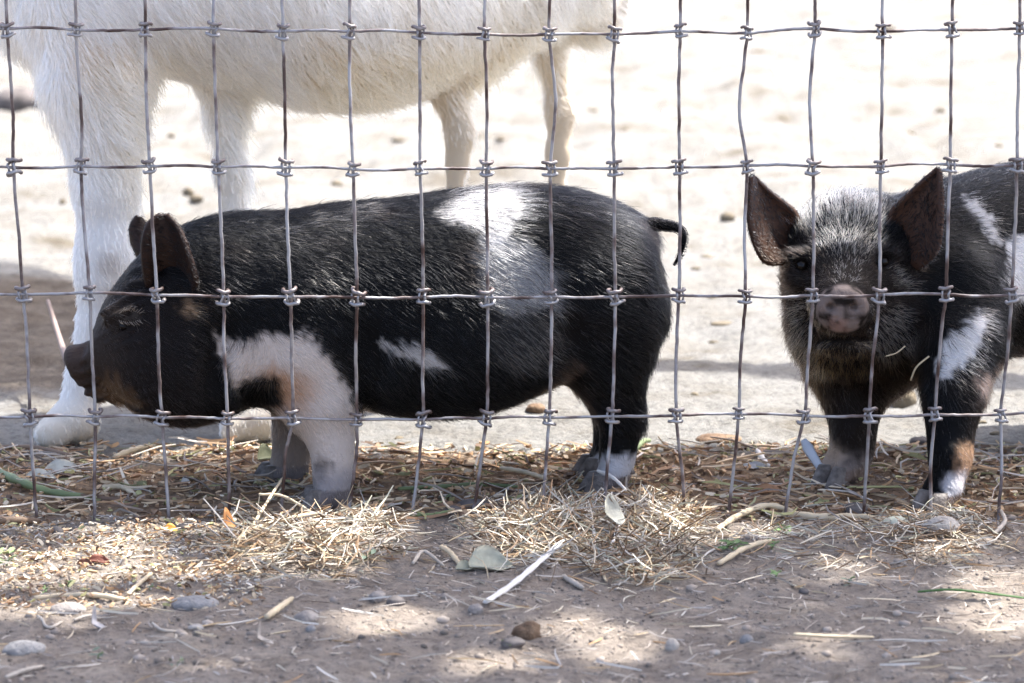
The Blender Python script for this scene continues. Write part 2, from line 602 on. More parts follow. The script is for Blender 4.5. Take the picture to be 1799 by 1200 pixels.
# ------------------------------------------------------------------ woven wire fence
m, n, b = new_mat('galvanised_wire')
L = n.links.new
tc = n.nodes.new('ShaderNodeTexCoord')
def nn(scale, detail=5):
    t = n.nodes.new('ShaderNodeTexNoise'); t.inputs['Scale'].default_value = scale; t.inputs['Detail'].default_value = detail
    L(tc.outputs['Object'], t.inputs['Vector']); return t.outputs[0]
rp = n.nodes.new('ShaderNodeValToRGB')
e = rp.color_ramp.elements
e[0].position, e[0].color = 0.37, (0.050, 0.024, 0.017, 1)
e[1].position, e[1].color = 0.57, (0.34, 0.33, 0.33, 1)
e.new(0.45).color = (0.15, 0.115, 0.105, 1)
L(nn(38, 8), rp.inputs[0]); L(rp.outputs[0], b.inputs['Base Color'])
mr = n.nodes.new('ShaderNodeMapRange'); mr.inputs[1].default_value = 0.4; mr.inputs[2].default_value = 0.6
mr.inputs[3].default_value = 0.0; mr.inputs[4].default_value = 0.55
L(nn(38, 8), mr.inputs[0]); L(mr.outputs[0], b.inputs['Metallic'])
b.inputs['Roughness'].default_value = 0.48
bp = n.nodes.new('ShaderNodeBump'); bp.inputs['Strength'].default_value = 0.5; bp.inputs['Distance'].default_value = 0.0006
L(nn(420), bp.inputs['Height']); L(bp.outputs[0], b.inputs['Normal'])
WIRE = m

rows_x = [
 [12,130,252,377,495,613,735,850,966,1080,1196,1313,1432,1552,1674,1793],
 [12,133,255,375,497,614,737,851,965,1079,1195,1313,1432,1551,1673,1792],
 [23,142,263,383,502,620,738,854,967,1079,1194,1312,1428,1548,1670,1787],
 [40,157,275,393,510,627,743,857,969,1081,1193,1310,1428,1545,1662,1778],
 [52,167,284,399,514,627,743,854,965,1075,1188,1298,1413,1528,1643,1759],
 [68,167,302,403,490,600,715,820,945,1055,1203,1270,1370,1516,1638,1747]]
rows_y = [
 [-190]*16,
 [50,52,52,50,55,55,57,60,60,60,55,58,50,55,52,50],
 [294,292,292,293,294,297,296,296,296,296,293,291,292,292,289,290],
 [517,514,518,521,521,522,522,522,521,521,519,520,519,518,517,518],
 [732,732,733,735,734,737,737,735,733,731,730,727,730,730,728,728],
 [922,930,918,912,905,912,908,910,905,903,905,905,910,920,908,905]]
# further stays on both sides of the view, so that the fence goes on
for r in range(6):
    xs, ys = list(rows_x[r]), list(rows_y[r])
    for k in range(8):
        xs.insert(0, xs[0] - 117 + random.uniform(-3, 3)); ys.insert(0, ys[0] + random.uniform(-2, 2))
        xs.append(xs[-1] + 117 + random.uniform(-3, 3)); ys.append(ys[-1] + random.uniform(-2, 2))
    rows_x[r], rows_y[r] = xs, ys
NS = len(rows_x[0])
def fy(r, k):                        # the net bows a little
    return 0.006 * math.sin(k * 0.7 + r) + 0.004 * math.sin(k * 1.9 + r * 2.1)
KN = [[P(rows_x[r][k], rows_y[r][k], fy(r, k)) for k in range(NS)] for r in range(6)]
for k in range(NS):
    x, y = KN[5][k][0], KN[5][k][1]
    KN[5][k] = np.array((x, y - 0.004, float(gz(x, y)) - 0.03))
TOP = [KN[0][k] + np.array((random.uniform(-.003, .003), 0.003, 0.105)) for k in range(NS)]
fence = empty('wire_fence', (0, 0, 0))
tag(fence, 'rusty galvanised woven wire fence with knotted upright wires in front of the animals', 'fence')
kinks = {(1, 16): (10, 0.5), (1, 19): (-13, 0.57), (1, 20): (-7, 0.5), (1, 17): (-3, 0.4), (1, 15): (3, 0.5), (0, 16): (2, .5),
         (4, 12): (-6, 0.3), (4, 13): (6, 0.35), (4, 18): (5, .5), (4, 20): (-5, .4), (4, 22): (-6, .4), (4, 23): (6, .45), (2, 19): (-3, .5), (1, 8): (3, .6), (1, 9): (4, .7)}
for k in range(NS):
    pts = [TOP[k]]
    for r in range(6):
        pts.append(KN[r][k])
        if r < 5:
            dx, f = kinks.get((r, k), (random.uniform(-2.2, 2.2), random.uniform(0.35, 0.65)))
            a = KN[r][k] * (1 - f) + KN[r + 1][k] * f
            a = a + np.array((M(dx, 0), random.uniform(-.002, .002), 0))
            pts.append(a)
    pts = np.array(pts); pts[:, 1] += 0.0016      # stays run behind the line wires' front
    path = spline(pts, 90)
    path += np.stack([rng.normal(0, 0.00018, 90), rng.normal(0, 0.00018, 90), np.zeros(90)], -1)
    rad = 0.00134 * (1 + 0.12 * (vnoise(np.stack([path[:, 2] * 160, np.full(90, k * 7.3)], -1)) - 0.5)) 
    v, f = tube(path, rad, 7)
    mesh_obj('upright_wire', v, f, WIRE, fence)
for r in range(-1, 5):
    row = TOP if r < 0 else KN[r]
    pts = []
    for k in range(NS):
        pts.append(row[k] + np.array((0, -0.0014, 0)))
        if k < NS - 1:
            pts.append((row[k] + row[k + 1]) / 2 + np.array((0, random.uniform(-.002, .001), M(random.uniform(-3, 3), 0))))
    path = spline(np.array(pts), 420)
    path[:, 2] += rng.normal(0, 0.00012, 420)
    rad = 0.00116 * (1 + 0.25 * (vnoise(np.stack([path[:, 0] * 130, np.full(420, r * 5.1)], -1), 4) - 0.5))
    v, f = tube(path, rad, 7)
    mesh_obj('line_wire', v, f, WIRE, fence)
# the knot: a hooked wrap above and below the line wire, with the joining twist beside the stay
def knot_mesh(seed):
    rk = random.Random(seed)
    j = lambda a: rk.uniform(-a, a)
    V, F = [], []
    def add(path, r):
        v, f = tube(spline(path, 12), r, 6)
        o = sum(len(a) for a in V)
        V.append(v); F.extend([[i + o for i in q] for q in f])
    w, d = 0.0042 + j(.0005), 0.0027
    for z, tilt in ((0.0043 + j(.0007), j(.0014)), (-0.0043 + j(.0007), j(.0014))):
        add([(-w, 0.0036, z - tilt * 0.5), (-w * 1.04, 0.0, z - tilt), (-w * 0.5, -d * 1.05, z), (0, -d * 0.95, z - 0.0006), (w * 0.5, -d * 1.05, z), (w * 1.04, 0.0, z + tilt), (w, 0.0036, z)], 0.00140 + j(.00012))
    add([(-0.0024, 0.001, 0.0042), (-0.0029 + j(.0008), -0.0022, 0.0015), (-0.0020 + j(.001), -0.0030, -0.001), (-0.0026, -0.001, -0.0042)], 0.0010)
    add([(0.0020, 0.001, 0.0042), (0.0024 + j(.001), -0.0026, 0.001), (0.0030, -0.0012, -0.0042)], 0.0009)
    me = bpy.data.meshes.new('knot')
    me.from_pydata(np.vstack(V).tolist(), [], F)
    me.materials.append(WIRE)
    me.polygons.foreach_set('use_smooth', np.ones(len(me.polygons), bool))
    return me
KM = [knot_mesh(q) for q in range(7)]
for r in range(5):
    for k in range(NS):
        o = bpy.data.objects.new('knot', random.choice(KM))
        COL.objects.link(o)
        o.parent = fence
        o.location = KN[r][k] + np.array((0, 0, random.uniform(-.0006, .0006)))
        o.rotation_euler = (random.uniform(-.25, .25), random.uniform(-.2, .2), random.uniform(-.6, .6))
        s = random.uniform(0.9, 1.08)
        o.scale = (s * random.choice((1, -1)), s, s * random.uniform(.92, 1.06))

# ------------------------------------------------------------------ shared animal materials
HAIR = hair_mat('black_bristle', 0.24, 0.45, 1.31)
SOFT = hair_mat('white_fleece', 0.45, 0.8)
SKIN = attr_mat('pig_skin', 0.65, 0.12)
_n = SKIN.node_tree
_t = _n.nodes.new('ShaderNodeTexCoord'); _w = _n.nodes.new('ShaderNodeTexNoise'); _w.inputs['Scale'].default_value = 130; _w.inputs['Detail'].default_value = 5; _w.inputs['Distortion'].default_value = 1.5
_b = _n.nodes.new('ShaderNodeBump'); _b.inputs['Strength'].default_value = 0.8; _b.inputs['Distance'].default_value = 0.002
_n.links.new(_t.outputs['Object'], _w.inputs['Vector']); _n.links.new(_w.outputs[0], _b.inputs['Height']); _n.links.new(_b.outputs[0], _n.nodes['Principled BSDF'].inputs['Normal'])
EAR = attr_mat('pig_ear', 0.55, 0.3, 0.35)
m, n, b = new_mat('wet_eye')
b.inputs['Base Color'].default_value = (0.006, 0.004, 0.003, 1)
b.inputs['Roughness'].default_value = 0.12
b.inputs['Specular IOR Level'].default_value = 0.22
EYE = m
HOOF = simple_mat('hoof_horn', (0.09, 0.075, 0.065), (0.20, 0.175, 0.155), 0.55, 160, 0.6)

def join(parts):
    """parts: (V, F, material index) -> V, F, per face index, per vertex part id"""
    V, F, MI, PI = [], [], [], []
    o = 0
    for k, (v, f, mi) in enumerate(parts):
        V.append(v); F.append(np.asarray(f) + o); MI.append(np.full(len(f), mi)); PI.append(np.full(len(v), k))
        o += len(v)
    return np.vstack(V), np.vstack(F), np.concatenate(MI), np.concatenate(PI)

def body_mesh(name, V, F, mats, parent, cols, MI):
    fl = [list(dict.fromkeys(q)) for q in F.tolist()]
    return mesh_obj(name, V, fl, mats, parent, True, cols, MI)

def eyeball(name, c, r, parent):
    v, f = [], []
    for i in range(9):
        th = math.pi * i / 8
        for j in range(14):
            ph = 2 * math.pi * j / 14
            v.append((c[0] + r * math.sin(th) * math.cos(ph), c[1] + r * math.cos(th), c[2] + r * math.sin(th) * math.sin(ph)))
    for i in range(8):
        for j in range(14):
            j2 = (j + 1) % 14
            f.append([i * 14 + j, i * 14 + j2, (i + 1) * 14 + j2, (i + 1) * 14 + j])
    return mesh_obj(name, v, f, EYE, parent)

def toes(fld, x, y, z, fwd, r=0.0085):
    """two blunt toes of one trotter, pointing along fwd; z: sole"""
    fwd = np.array((fwd[0], fwd[1], 0.0)); fwd /= np.linalg.norm(fwd)
    sd = np.array((-fwd[1], fwd[0], 0))
    for s in (-1, 1):
        a = np.array((x, y, z + 0.018)) + sd * s * r * 0.85
        bb = np.array((x, y, z + r * 0.72)) + fwd * 0.011 + sd * s * r * 0.95
        fld.cone(a, bb, r * 1.0, r * 0.72, 0.004)

def horn(x, y, z, fwd, r=0.0088):
    """two pointed toes and two dewclaws of one trotter, as shells joined to the body"""
    fwd = np.array((fwd[0], fwd[1], 0.0)); fwd /= np.linalg.norm(fwd)
    sd = np.array((-fwd[1], fwd[0], 0.0))
    V, F = [], []
    def shell(c, ln, wd, ht, lean):
        rings, sides = 5, 10
        o = len(V)
        for i in range(rings):
            t = i / (rings - 1)
            k = 1.0 - 0.30 * t ** 1.5
            for j in range(sides):
                a = 2 * math.pi * j / sides
                ca, sa = math.cos(a), math.sin(a)
                nose = 1.0 + 0.35 * max(ca, 0) ** 3
                V.append(c + fwd * (ca * ln * nose * k + lean * (1 - t)) + sd * (sa * wd * k) + np.array((0, 0, ht * t)))
        for i in range(rings - 1):
            for j in range(sides):
                j2 = (j + 1) % sides
                F.append([o + i * sides + j, o + i * sides + j2, o + (i + 1) * sides + j2, o + (i + 1) * sides + j])
        F.append([o + j for j in range(3, -1, -1)]); F.append([o + j for j in (6, 5, 4, 3)]); F.append([o + j for j in (9, 8, 7, 6)]); F.append([o, o + 9, o + 6, o + 3][::1])
        top = o + (rings - 1) * sides
        F.append([top, top + 1, top + 2, top + 3]); F.append([top + 3, top + 4, top + 5, top + 6]); F.append([top + 6, top + 7, top + 8, top + 9]); F.append([top, top + 3, top + 6, top + 9])
    base = np.array((x, y, z))
    for s_ in (-1, 1):
        shell(base + sd * s_ * r * 0.92 + fwd * 0.006, r * 1.25, r * 0.80, 0.017, 0.006)
        shell(base + sd * s_ * r * 0.85 - fwd * 0.011 + np.array((0, 0, 0.017)), r * 0.42, r * 0.34, 0.010, -0.003)
    return np.array(V), np.array(F)

def mixc(c, col, w):
    return c * (1 - w[:, None]) + np.array(col) * w[:, None]

# ------------------------------------------------------------------ piglet seen from the side
def yc(px):                                     # the body's mid plane runs slightly away from the fence
    return float(np.interp(px, [100, 350, 700, 1180], [0.070, 0.085, 0.105, 0.130]))
prof = [  # px x, back line, under line, half width (m)
 (117, 613, 641, 0.012), (124, 608, 655, 0.019), (136, 604, 669, 0.022), (150, 600, 680, 0.023), (160, 588, 684, 0.025), (170, 556, 689, 0.029), (182, 530, 694, 0.034), (200, 502, 699, 0.042), (225, 470, 706, 0.050),
 (255, 436, 714, 0.056), (300, 404, 728, 0.063), (350, 384, 734, 0.068), (400, 374, 726, 0.070), (450, 371, 712, 0.071), (500, 369, 706, 0.073), (560, 360, 714, 0.076), (630, 353, 725, 0.080),
 (700, 347, 736, 0.084), (790, 334, 740, 0.086), (860, 326, 730, 0.085), (930, 323, 704, 0.082), (1000, 330, 674, 0.079), (1060, 345, 650, 0.076), (1110, 364, 630, 0.069), (1145, 387, 600, 0.057), (1163, 412, 570, 0.043), (1172, 450, 535, 0.022)]
st = []
for x, t, bt, hw in prof:
    Y = yc(x)
    x0_ = x
    if x > 1000: x = x - 16 * (x - 1000) / 172
    bt = bt - (12 if 600 < x0_ < 1010 else (5 if x0_ > 180 else 0)); t = t + (4 if x0_ > 240 else 0)
    st.append((P(x, 500, Y)[0], P(x, t, Y)[2], P(x, bt, Y)[2], Y, hw))
lo = np.array((P(95, 0, 0.07)[0], -0.02, -0.03)); hi = np.array((P(1200, 0, .13)[0], 0.25, P(600, 300, .1)[2] + 0.01))
fld = Field(lo, hi, 0.0030)
fld.loft((0, 0, 0), (1, 0, 0), st, 0.004, 2.15)
nw, fw = (lambda px: yc(px) - 0.046), (lambda px: yc(px) + 0.050)
# jowl, shoulder, ham, belly bulges on both sides
for sgn in (-1, 1):
    fld.ellipsoid(P(320, 640, yc(320)) + np.array((0, sgn * 0.040, 0)), (0.045, 0.030, 0.038), 0.03)
    fld.ellipsoid(P(540, 590, yc(540)) + np.array((0, sgn * 0.048, 0)), (0.040, 0.030, 0.058), 0.03)
    fld.ellipsoid(P(1068, 535, yc(1075)) + np.array((0, sgn * 0.043, 0)), (0.036, 0.032, 0.056), 0.03)
    fld.ellipsoid(P(800, 590, yc(800)) + np.array((0, sgn * 0.055, 0)), (0.09, 0.031, 0.045), 0.03)
    fld.ellipsoid(P(222, 540, yc(222)) + np.array((0, sgn * 0.040, 0)), (0.017, 0.007, 0.006), 0.010)   # brow
    fld.ellipsoid(P(205, 610, yc(205)) + np.array((0, sgn * 0.030, 0)), (0.020, 0.014, 0.018), 0.014)   # cheek
    fld.ellipsoid(P(228, 556, yc(228)) + np.array((0, sgn * 0.056, 0)), (0.009, 0.008, 0.0045), 0.006, sub=True)
# folds behind the jowl, behind the shoulder and before the haunch
for sgn in (-1, 1):
    for (fx_, fy0, fy1, dy_, dep) in ((402, 560, 690, -14, 0.078), (648, 560, 700, 10, 0.094), (1000, 560, 660, 22, 0.093)):
        for q in np.linspace(0, 1, 6):
            xx_ = fx_ + dy_ * math.sin(q * 3.1)
            fld.ellipsoid(P(xx_, fy0 + (fy1 - fy0) * q, yc(fx_)) + np.array((0, sgn * dep, 0)), (0.009, 0.014, 0.014), 0.012, sub=True)
# snout disc
ax = np.array((-0.93, 0, -0.36)); ax /= np.linalg.norm(ax)
side = np.array((0, 1.0, 0)); upn = np.cross(side, ax)
sc_ = P(133, 641, yc(130))
fld.ellipsoid(sc_, (0.0070, 0.0195, 0.0150), 0.006, rot=np.stack([ax, side, upn], 1))
for sgn in (-1, 1):
    fld.ellipsoid(sc_ + ax * 0.008 + side * sgn * 0.008, (0.006, 0.0035, 0.0045), 0.003, rot=np.stack([ax, side, upn], 1), sub=True)
# crease behind the disc and over the bridge
fld.ellipsoid(P(158, 594, yc(155)), (0.0055, 0.030, 0.005), 0.004, sub=True)
fld.ellipsoid(P(190, 687, yc(185)), (0.018, 0.022, 0.0080), 0.008)          # lower jaw
# mouth line
for q in range(8):
    a = P(150 + q * 13, 676 + q * 3.0, yc(150))
    for sgn in (-1, 1):
        fld.ellipsoid((a[0], yc(170) + sgn * (0.022 + q * 0.0025), a[2]), (0.006, 0.007, 0.0020), 0.004, sub=True)
def GZ(p):
    return float(gz(p[0], p[1]))
def leg(pts, Ys, rs, k=0.014):
    return [(P(x, y, Y), r) for (x, y), Y, r in zip(pts, Ys, rs)]
# near fore leg, far fore leg, near hind leg, far hind leg
fld.chain(leg([(548, 640), (566, 715), (584, 785), (585, 840), (587, 875)], [0.052, 0.042, 0.036, 0.034, 0.033], [0.033, 0.0210, 0.0122, 0.0105, 0.0112]), 0.02)
fld.chain(leg([(520, 680), (516, 760), (512, 820), (506, 860)], [0.135, 0.132, 0.130, 0.128], [0.028, 0.0120, 0.0100, 0.0105]), 0.018)
fld.chain(leg([(1078, 560), (1070, 640), (1084, 702), (1093, 738), (1086, 800), (1084, 835)], [0.090, 0.088, 0.088, 0.090, 0.088, 0.087], [0.040, 0.0270, 0.0150, 0.0126, 0.0090, 0.0098]), 0.02)
fld.chain(leg([(1080, 560), (1062, 650), (1078, 700), (1086, 740), (1074, 800), (1068, 820)], [0.165, 0.170, 0.172, 0.174, 0.172, 0.171], [0.040, 0.0260, 0.0145, 0.0122, 0.0088, 0.0095]), 0.02)
feet, horns = [], []
for (x, Y) in ((586, 0.033), (505, 0.128), (1080, 0.087), (1067, 0.171)):
    p = G(x, 880); p = np.array((P(x, 870, Y)[0], Y, 0)); zf = GZ(p) - 0.002
    fld.cone((p[0], p[1], zf + 0.045), (p[0], p[1], zf + 0.022), 0.0105, 0.0115, 0.006)
    toes(fld, p[0] - 0.002, p[1], zf, (-1, -0.25), 0.0088)
    feet.append((p[0], p[1], zf))
    horns.append(horn(p[0] - 0.003, p[1], zf, (-1, -0.25)))
V0, F0 = fld.mesh()
V0 = relax(V0, F0, 2, 0.4)
_px, _py = proj(V0)
_w = sstep(300, 230, _px) * sstep(118, 150, _px) * 0.0016
V0 = V0 + vert_normals(V0, F0) * (_w * (np.sin(_px * 0.16 + _py * 0.30 + 5 * vnoise(V0 * 40, 71)) * sstep(0.35, 0.7, vnoise(V0 * 60, 72))))[:, None]
# ears: near one cupped towards the viewer and back, far one showing its edge
near_l = [P(258, 505, 0.030), P(250, 462, 0.024), P(250, 420, 0.022), P(260, 391, 0.024), P(280, 377, 0.027)]
near_r = [P(340, 512, 0.022), P(346, 492, 0.014), P(334, 448, 0.012), P(316, 402, 0.018), P(294, 378, 0.026)]
e1 = sheet(near_l, near_r, 18, 11, 0.022, 0.0032, (0.15, 1, 0.0))
far_l = [P(243, 452, 0.125), P(232, 425, 0.130), P(229, 400, 0.132), P(238, 383, 0.132), P(242, 381, 0.131)]
far_r = [P(290, 448, 0.130), P(276, 425, 0.138), P(262, 402, 0.140), P(250, 386, 0.136), P(245, 381, 0.132)]
e2 = sheet(far_l, far_r, 14, 9, -0.012, 0.0032, (0.1, 1, 0))
tail = spline([P(1118, 398, .125), P(1145, 394, .128), P(1168, 396, .13), P(1186, 399, .128), P(1199, 409, .125), P(1200, 428, .123), P(1194, 448, .124), P(1184, 466, .126)], 24)
tv, tf = tube(tail, np.interp(np.arange(24), [0, 8, 17, 23], [0.0060, 0.0040, 0.0024, 0.0011]), 8)
V, F, MI, PI = join([(V0, F0, 0), (e1[0], e1[1], 1), (e2[0], e2[1], 1), (tv, quads(tf), 0)] + [(h_[0], h_[1], 2) for h_ in horns])
Nn = vert_normals(V, F)

PATCH_SADDLE = [(758, 378), (795, 340), (868, 326), (905, 340), (922, 372), (906, 398), (884, 432), (862, 440), (845, 412), (800, 388)]
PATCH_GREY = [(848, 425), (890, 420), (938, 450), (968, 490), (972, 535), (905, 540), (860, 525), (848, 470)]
PATCH_FLANK = [(858, 560), (900, 550), (985, 585), (995, 605), (960, 640), (900, 650), (865, 615)]
PATCH_STREAK = [(668, 598), (715, 606), (760, 628), (785, 645), (740, 640), (700, 622)]
PATCH_LEG = [(384, 588), (430, 600), (480, 590), (535, 588), (562, 620), (596, 660), (622, 690), (632, 730), (640, 920), (455, 920), (470, 720), (500, 695), (488, 668), (440, 655), (412, 672), (398, 640)]
PATCH_SOCK = [(1040, 806), (1125, 800), (1130, 900), (1030, 900)]

def left_colour(X, strand=True, amp=16):
    px, py = proj(X)
    jx = (vnoise(X * 240, 11) - 0.5) * amp * 1.4 + (vnoise(X * 70, 12) - 0.5) * amp
    jy = (vnoise(X * 240, 13) - 0.5) * amp * 1.4 + (vnoise(X * 70, 14) - 0.5) * amp
    px, py = px + jx, py + jy
    N = len(X)
    var = vnoise(X * 28, 15)
    c = np.tile([0.0018, 0.0019, 0.0023], (N, 1))
    c = mixc(c, (0.012, 0.008, 0.006), sstep(0.65, 0.9, var) * 0.3)
    face = sstep(420, 250, px) * sstep(430, 560, py)
    c = mixc(c, (0.014, 0.009, 0.007), face * 0.7)
    c = mixc(c, (0.040, 0.028, 0.021), sstep(250, 165, px) * 0.8)
    c = mixc(c, (0.060, 0.040, 0.032), sstep(160, 140, px) * 0.8)
    ed_ = np.hypot((px - 228) / 1.5, py - 557)
    c = mixc(c, (0.30, 0.25, 0.20), sstep(4, 9, ed_) * sstep(20, 13, ed_) * ((rng.random(N) < 0.4) if strand else 0.1))               # snout
    c = mixc(c, (0.14, 0.08, 0.04), sstep(14, -6, poly_sd(px, py, [(165, 685), (190, 660), (225, 690), (245, 712), (200, 708)])) * 0.6)
    W = np.array((0.66, 0.63, 0.60))
    q_ = rng.normal(0, 7, N) if strand else 0
    c = mixc(c, W, sstep(8, -8, poly_sd(px + 0.8 * q_, py + q_, PATCH_SADDLE)) * ((rng.random(N) < 0.9) if strand else 0.6))
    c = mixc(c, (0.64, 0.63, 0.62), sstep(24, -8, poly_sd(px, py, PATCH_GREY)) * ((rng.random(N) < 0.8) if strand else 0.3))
    c = mixc(c, (0.30, 0.28, 0.26), sstep(18, -18, poly_sd(px, py, PATCH_FLANK)) * ((rng.random(N) < 0.5) if strand else 0.08))
    c = mixc(c, W * 0.85, sstep(5, -4, poly_sd(px, py, PATCH_STREAK)) * 0.8)
    inl = sstep(8, -8, poly_sd(px, py, PATCH_LEG))
    far = sstep(0.095, 0.11, X[:, 1])
    lc = np.tile([0.60, 0.52, 0.46], (N, 1))
    lc = mixc(lc, (0.42, 0.22, 0.11), sstep(30, -10, np.hypot((px - 486) / 1.7, py - 685) - 24) * 0.85)
    lc = mixc(lc, (0.06, 0.045, 0.035), sstep(26, 8, np.hypot((px - 566) * 1.1, (py - 822) / 1.1)) * 0.85)
    lc = mixc(lc, (0.29, 0.265, 0.265), sstep(800, 850, py) * 0.85)  # shade on the lower foreleg painted in as a greyer coat
    lc = mixc(lc, (0.20, 0.155, 0.125), far * 0.85)
    c = c * (1 - inl[:, None]) + lc * inl[:, None]
    c = mixc(c, (0.55, 0.54, 0.55), sstep(6, -6, poly_sd(px, py, PATCH_SOCK)) * 0.85)
    c = mixc(c, (0.45, 0.30, 0.18), sstep(20, 4, np.hypot((px - 332) / 1.3, py - 545)) * 0.6)
    c = mixc(c, (0.30, 0.21, 0.16), sstep(15, -15, poly_sd(px, py, [(930, 705), (1000, 660), (1015, 650), (1010, 640), (960, 690)])) * 0.5)
    if strand:
        silver_sheen = np.zeros(N)  # sun sheen on shoulder and back painted as paler hairs, with silver flank hair
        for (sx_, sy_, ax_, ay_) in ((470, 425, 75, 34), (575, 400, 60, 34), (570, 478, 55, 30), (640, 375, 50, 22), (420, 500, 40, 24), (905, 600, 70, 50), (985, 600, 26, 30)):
            silver_sheen = np.maximum(silver_sheen, sstep(1.15, 0.55, np.hypot((px - sx_) / ax_, (py - sy_) / ay_)))
        silver_sheen = silver_sheen * sstep(0.38, 0.62, vnoise(np.stack([px * 0.035 + py * 0.02, py * 0.075], -1), 91))
        c = np.where((rng.random(N) < 0.55 * silver_sheen)[:, None], np.maximum(c, np.array((0.21, 0.175, 0.14))), c)
        c = np.where((rng.random(N) < 0.06 * sstep(230, 300, px))[:, None], np.maximum(c, np.array((0.085, 0.074, 0.064))), c)
        c = c * rng.uniform(0.6, 1.45, (N, 1))
    return np.clip(c, 0.0012, 0.9)

pig1 = empty('piglet', (P(620, 880, 0.09)[0], 0.09, 0))
tag(pig1, 'black piglet standing side-on behind the fence, white saddle patch and white foreleg', 'piglet', 'piglets behind the fence')
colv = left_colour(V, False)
colv = colv * 0.8
earm = (PI == 1) | (PI == 2)
colv[earm] = (0.038, 0.018, 0.011)
for (fx, fy_, fz_) in feet:
    d = np.hypot(V[:, 0] - fx, V[:, 1] - fy_)
    hf = (d < 0.035) & (V[:, 2] < fz_ + 0.016)
    colv[hf] = (0.16, 0.14, 0.135)
body_mesh('body', V, F, [SKIN, EAR, HOOF], pig1, colv, MI)
pe = P(227, 557, yc(228))
eyeball('eye', (pe[0], yc(228) - 0.0445, pe[2]), 0.0052, pig1)
eyeball('eye', (pe[0], yc(228) + 0.0445, pe[2]), 0.0052, pig1)

# pale lashes over the near eye
vx, vy = proj(V)
LV_, LF_ = [], []
for k in range(22):
    ex = 209 + k % 11 * 3.6; up_ = k < 11
    ey = (551 - 5 * math.sin((k % 11) / 10 * math.pi)) if up_ else (562 + 4 * math.sin((k % 11) / 10 * math.pi))
    nr = (np.hypot(vx - ex, vy - ey) < 7) & (V[:, 1] < yc(228))
    Yb = V[nr, 1].min() if nr.any() else yc(228) - 0.047
    a = P(ex, ey, Yb - 0.0002); b_ = P(ex + random.uniform(4, 10), ey + (-random.uniform(5, 10) if up_ else random.uniform(4, 8)), Yb - 0.0045)
    tv_, tf_ = tube(spline([a, (a + b_) / 2 + np.array((0, -0.001, 0)), b_], 5), np.linspace(0.00028, 0.0001, 5), 4)
    o_ = sum(len(q) for q in LV_)
    LV_.append(tv_); LF_ += [[i + o_ for i in q] for q in tf_]
mesh_obj('eyelashes', np.vstack(LV_), LF_, simple_mat('pale_lash', (0.20, 0.165, 0.13), (0.30, 0.25, 0.20), 0.6, 50, 0), pig1)
comb = np.zeros_like(V)
comb[:, 0] = 1.0
comb[:, 2] = -0.35 - 0.55 * sstep(0.2, 0.08, V[:, 2])
headm = sstep(330, 200, vx)
comb[:, 2] += headm * 0.2
legm = sstep(730, 770, vy)
comb[:, 0] = comb[:, 0] * (1 - 0.75 * legm); comb[:, 2] -= legm * 0.6
swirl = sstep(90, 20, np.hypot(vx - 440, vy - 640))           # cowlick on the shoulder
comb[:, 0] -= swirl * 1.6; comb[:, 2] += swirl * 0.4
length = np.full(len(V), 0.015)
length *= 1 - 0.38 * sstep(330, 220, vx)
length *= 1 - 0.72 * sstep(190, 160, vx)
length *= 1 - 0.58 * legm
length *= 1 + 0.35 * sstep(420, 380, vy) * sstep(300, 360, vx)
length[earm] = 0.004
length[PI == 3] = 0.004
wgt = np.ones(len(V))
wgt[V[:, 1] > 0.16] = 0.35
wgt[vx < 165] = 0.25
for (fx, fy_, fz_) in feet:
    wgt[(np.hypot(V[:, 0] - fx, V[:, 1] - fy_) < 0.035) & (V[:, 2] < fz_ + 0.014)] = 0.0
wgt[earm] = 0.6
wgt[PI > 3] = 0
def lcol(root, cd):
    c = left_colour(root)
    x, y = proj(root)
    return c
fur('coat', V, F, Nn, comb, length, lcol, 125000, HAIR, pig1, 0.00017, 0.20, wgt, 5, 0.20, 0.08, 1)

# ------------------------------------------------------------------ piglet facing the camera
AXB = np.array((0.80, 0.60, 0.0))                    # from chest to rump
ORG = P(1612, 560, 0.175); ORG[2] = 0
perpB = np.array((-AXB[1], AXB[0], 0))
zt = lambda py, Y: P(1600, py, Y)[2]
stb = [(-0.085, 0.175, 0.155, 0.0, 0.012), (-0.075, 0.200, 0.130, 0.0, 0.040), (-0.05, 0.214, 0.108, 0.0, 0.060), (0.0, 0.226, 0.094, 0.0, 0.072), (0.05, 0.236, 0.090, 0.0, 0.077),
       (0.11, 0.243, 0.086, 0.0, 0.082), (0.18, 0.246, 0.088, 0.0, 0.083), (0.24, 0.243, 0.100, 0.0, 0.078), (0.29, 0.228, 0.120, 0.0, 0.066), (0.315, 0.20, 0.145, 0.0, 0.045), (0.322, 0.18, 0.165, 0.0, 0.015)]
fld = Field((P(1360, 0, .1)[0], -0.02, -0.03), (0.66, 0.46, 0.30), 0.0030)
fld.loft(ORG, AXB, stb, 0.01, 2.15)
# neck, skull, jowls
fld.chain([(P(1500, 470, 0.145), 0.046), (P(1560, 525, 0.165), 0.056), (P(1620, 525, 0.20), 0.062)], 0.03)
fld.ellipsoid(P(1490, 440, 0.135), (0.047, 0.046, 0.046), 0.02)
fld.ellipsoid(P(1487, 500, 0.115), (0.0425, 0.042, 0.040), 0.02)
fld.ellipsoid(P(1438, 555, 0.118), (0.020, 0.033, 0.032), 0.025)
fld.ellipsoid(P(1544, 555, 0.120), (0.024, 0.034, 0.034), 0.025)
fld.ellipsoid(P(1490, 595, 0.118), (0.032, 0.038, 0.027), 0.03)
fld.ellipsoid(P(1510, 635, 0.155), (0.034, 0.033, 0.030), 0.03)
fld.chain([(P(1484, 492, 0.085), 0.0330), (P(1480, 538, 0.054), 0.0215), (P(1479, 543, 0.044), 0.0175)], 0.016)
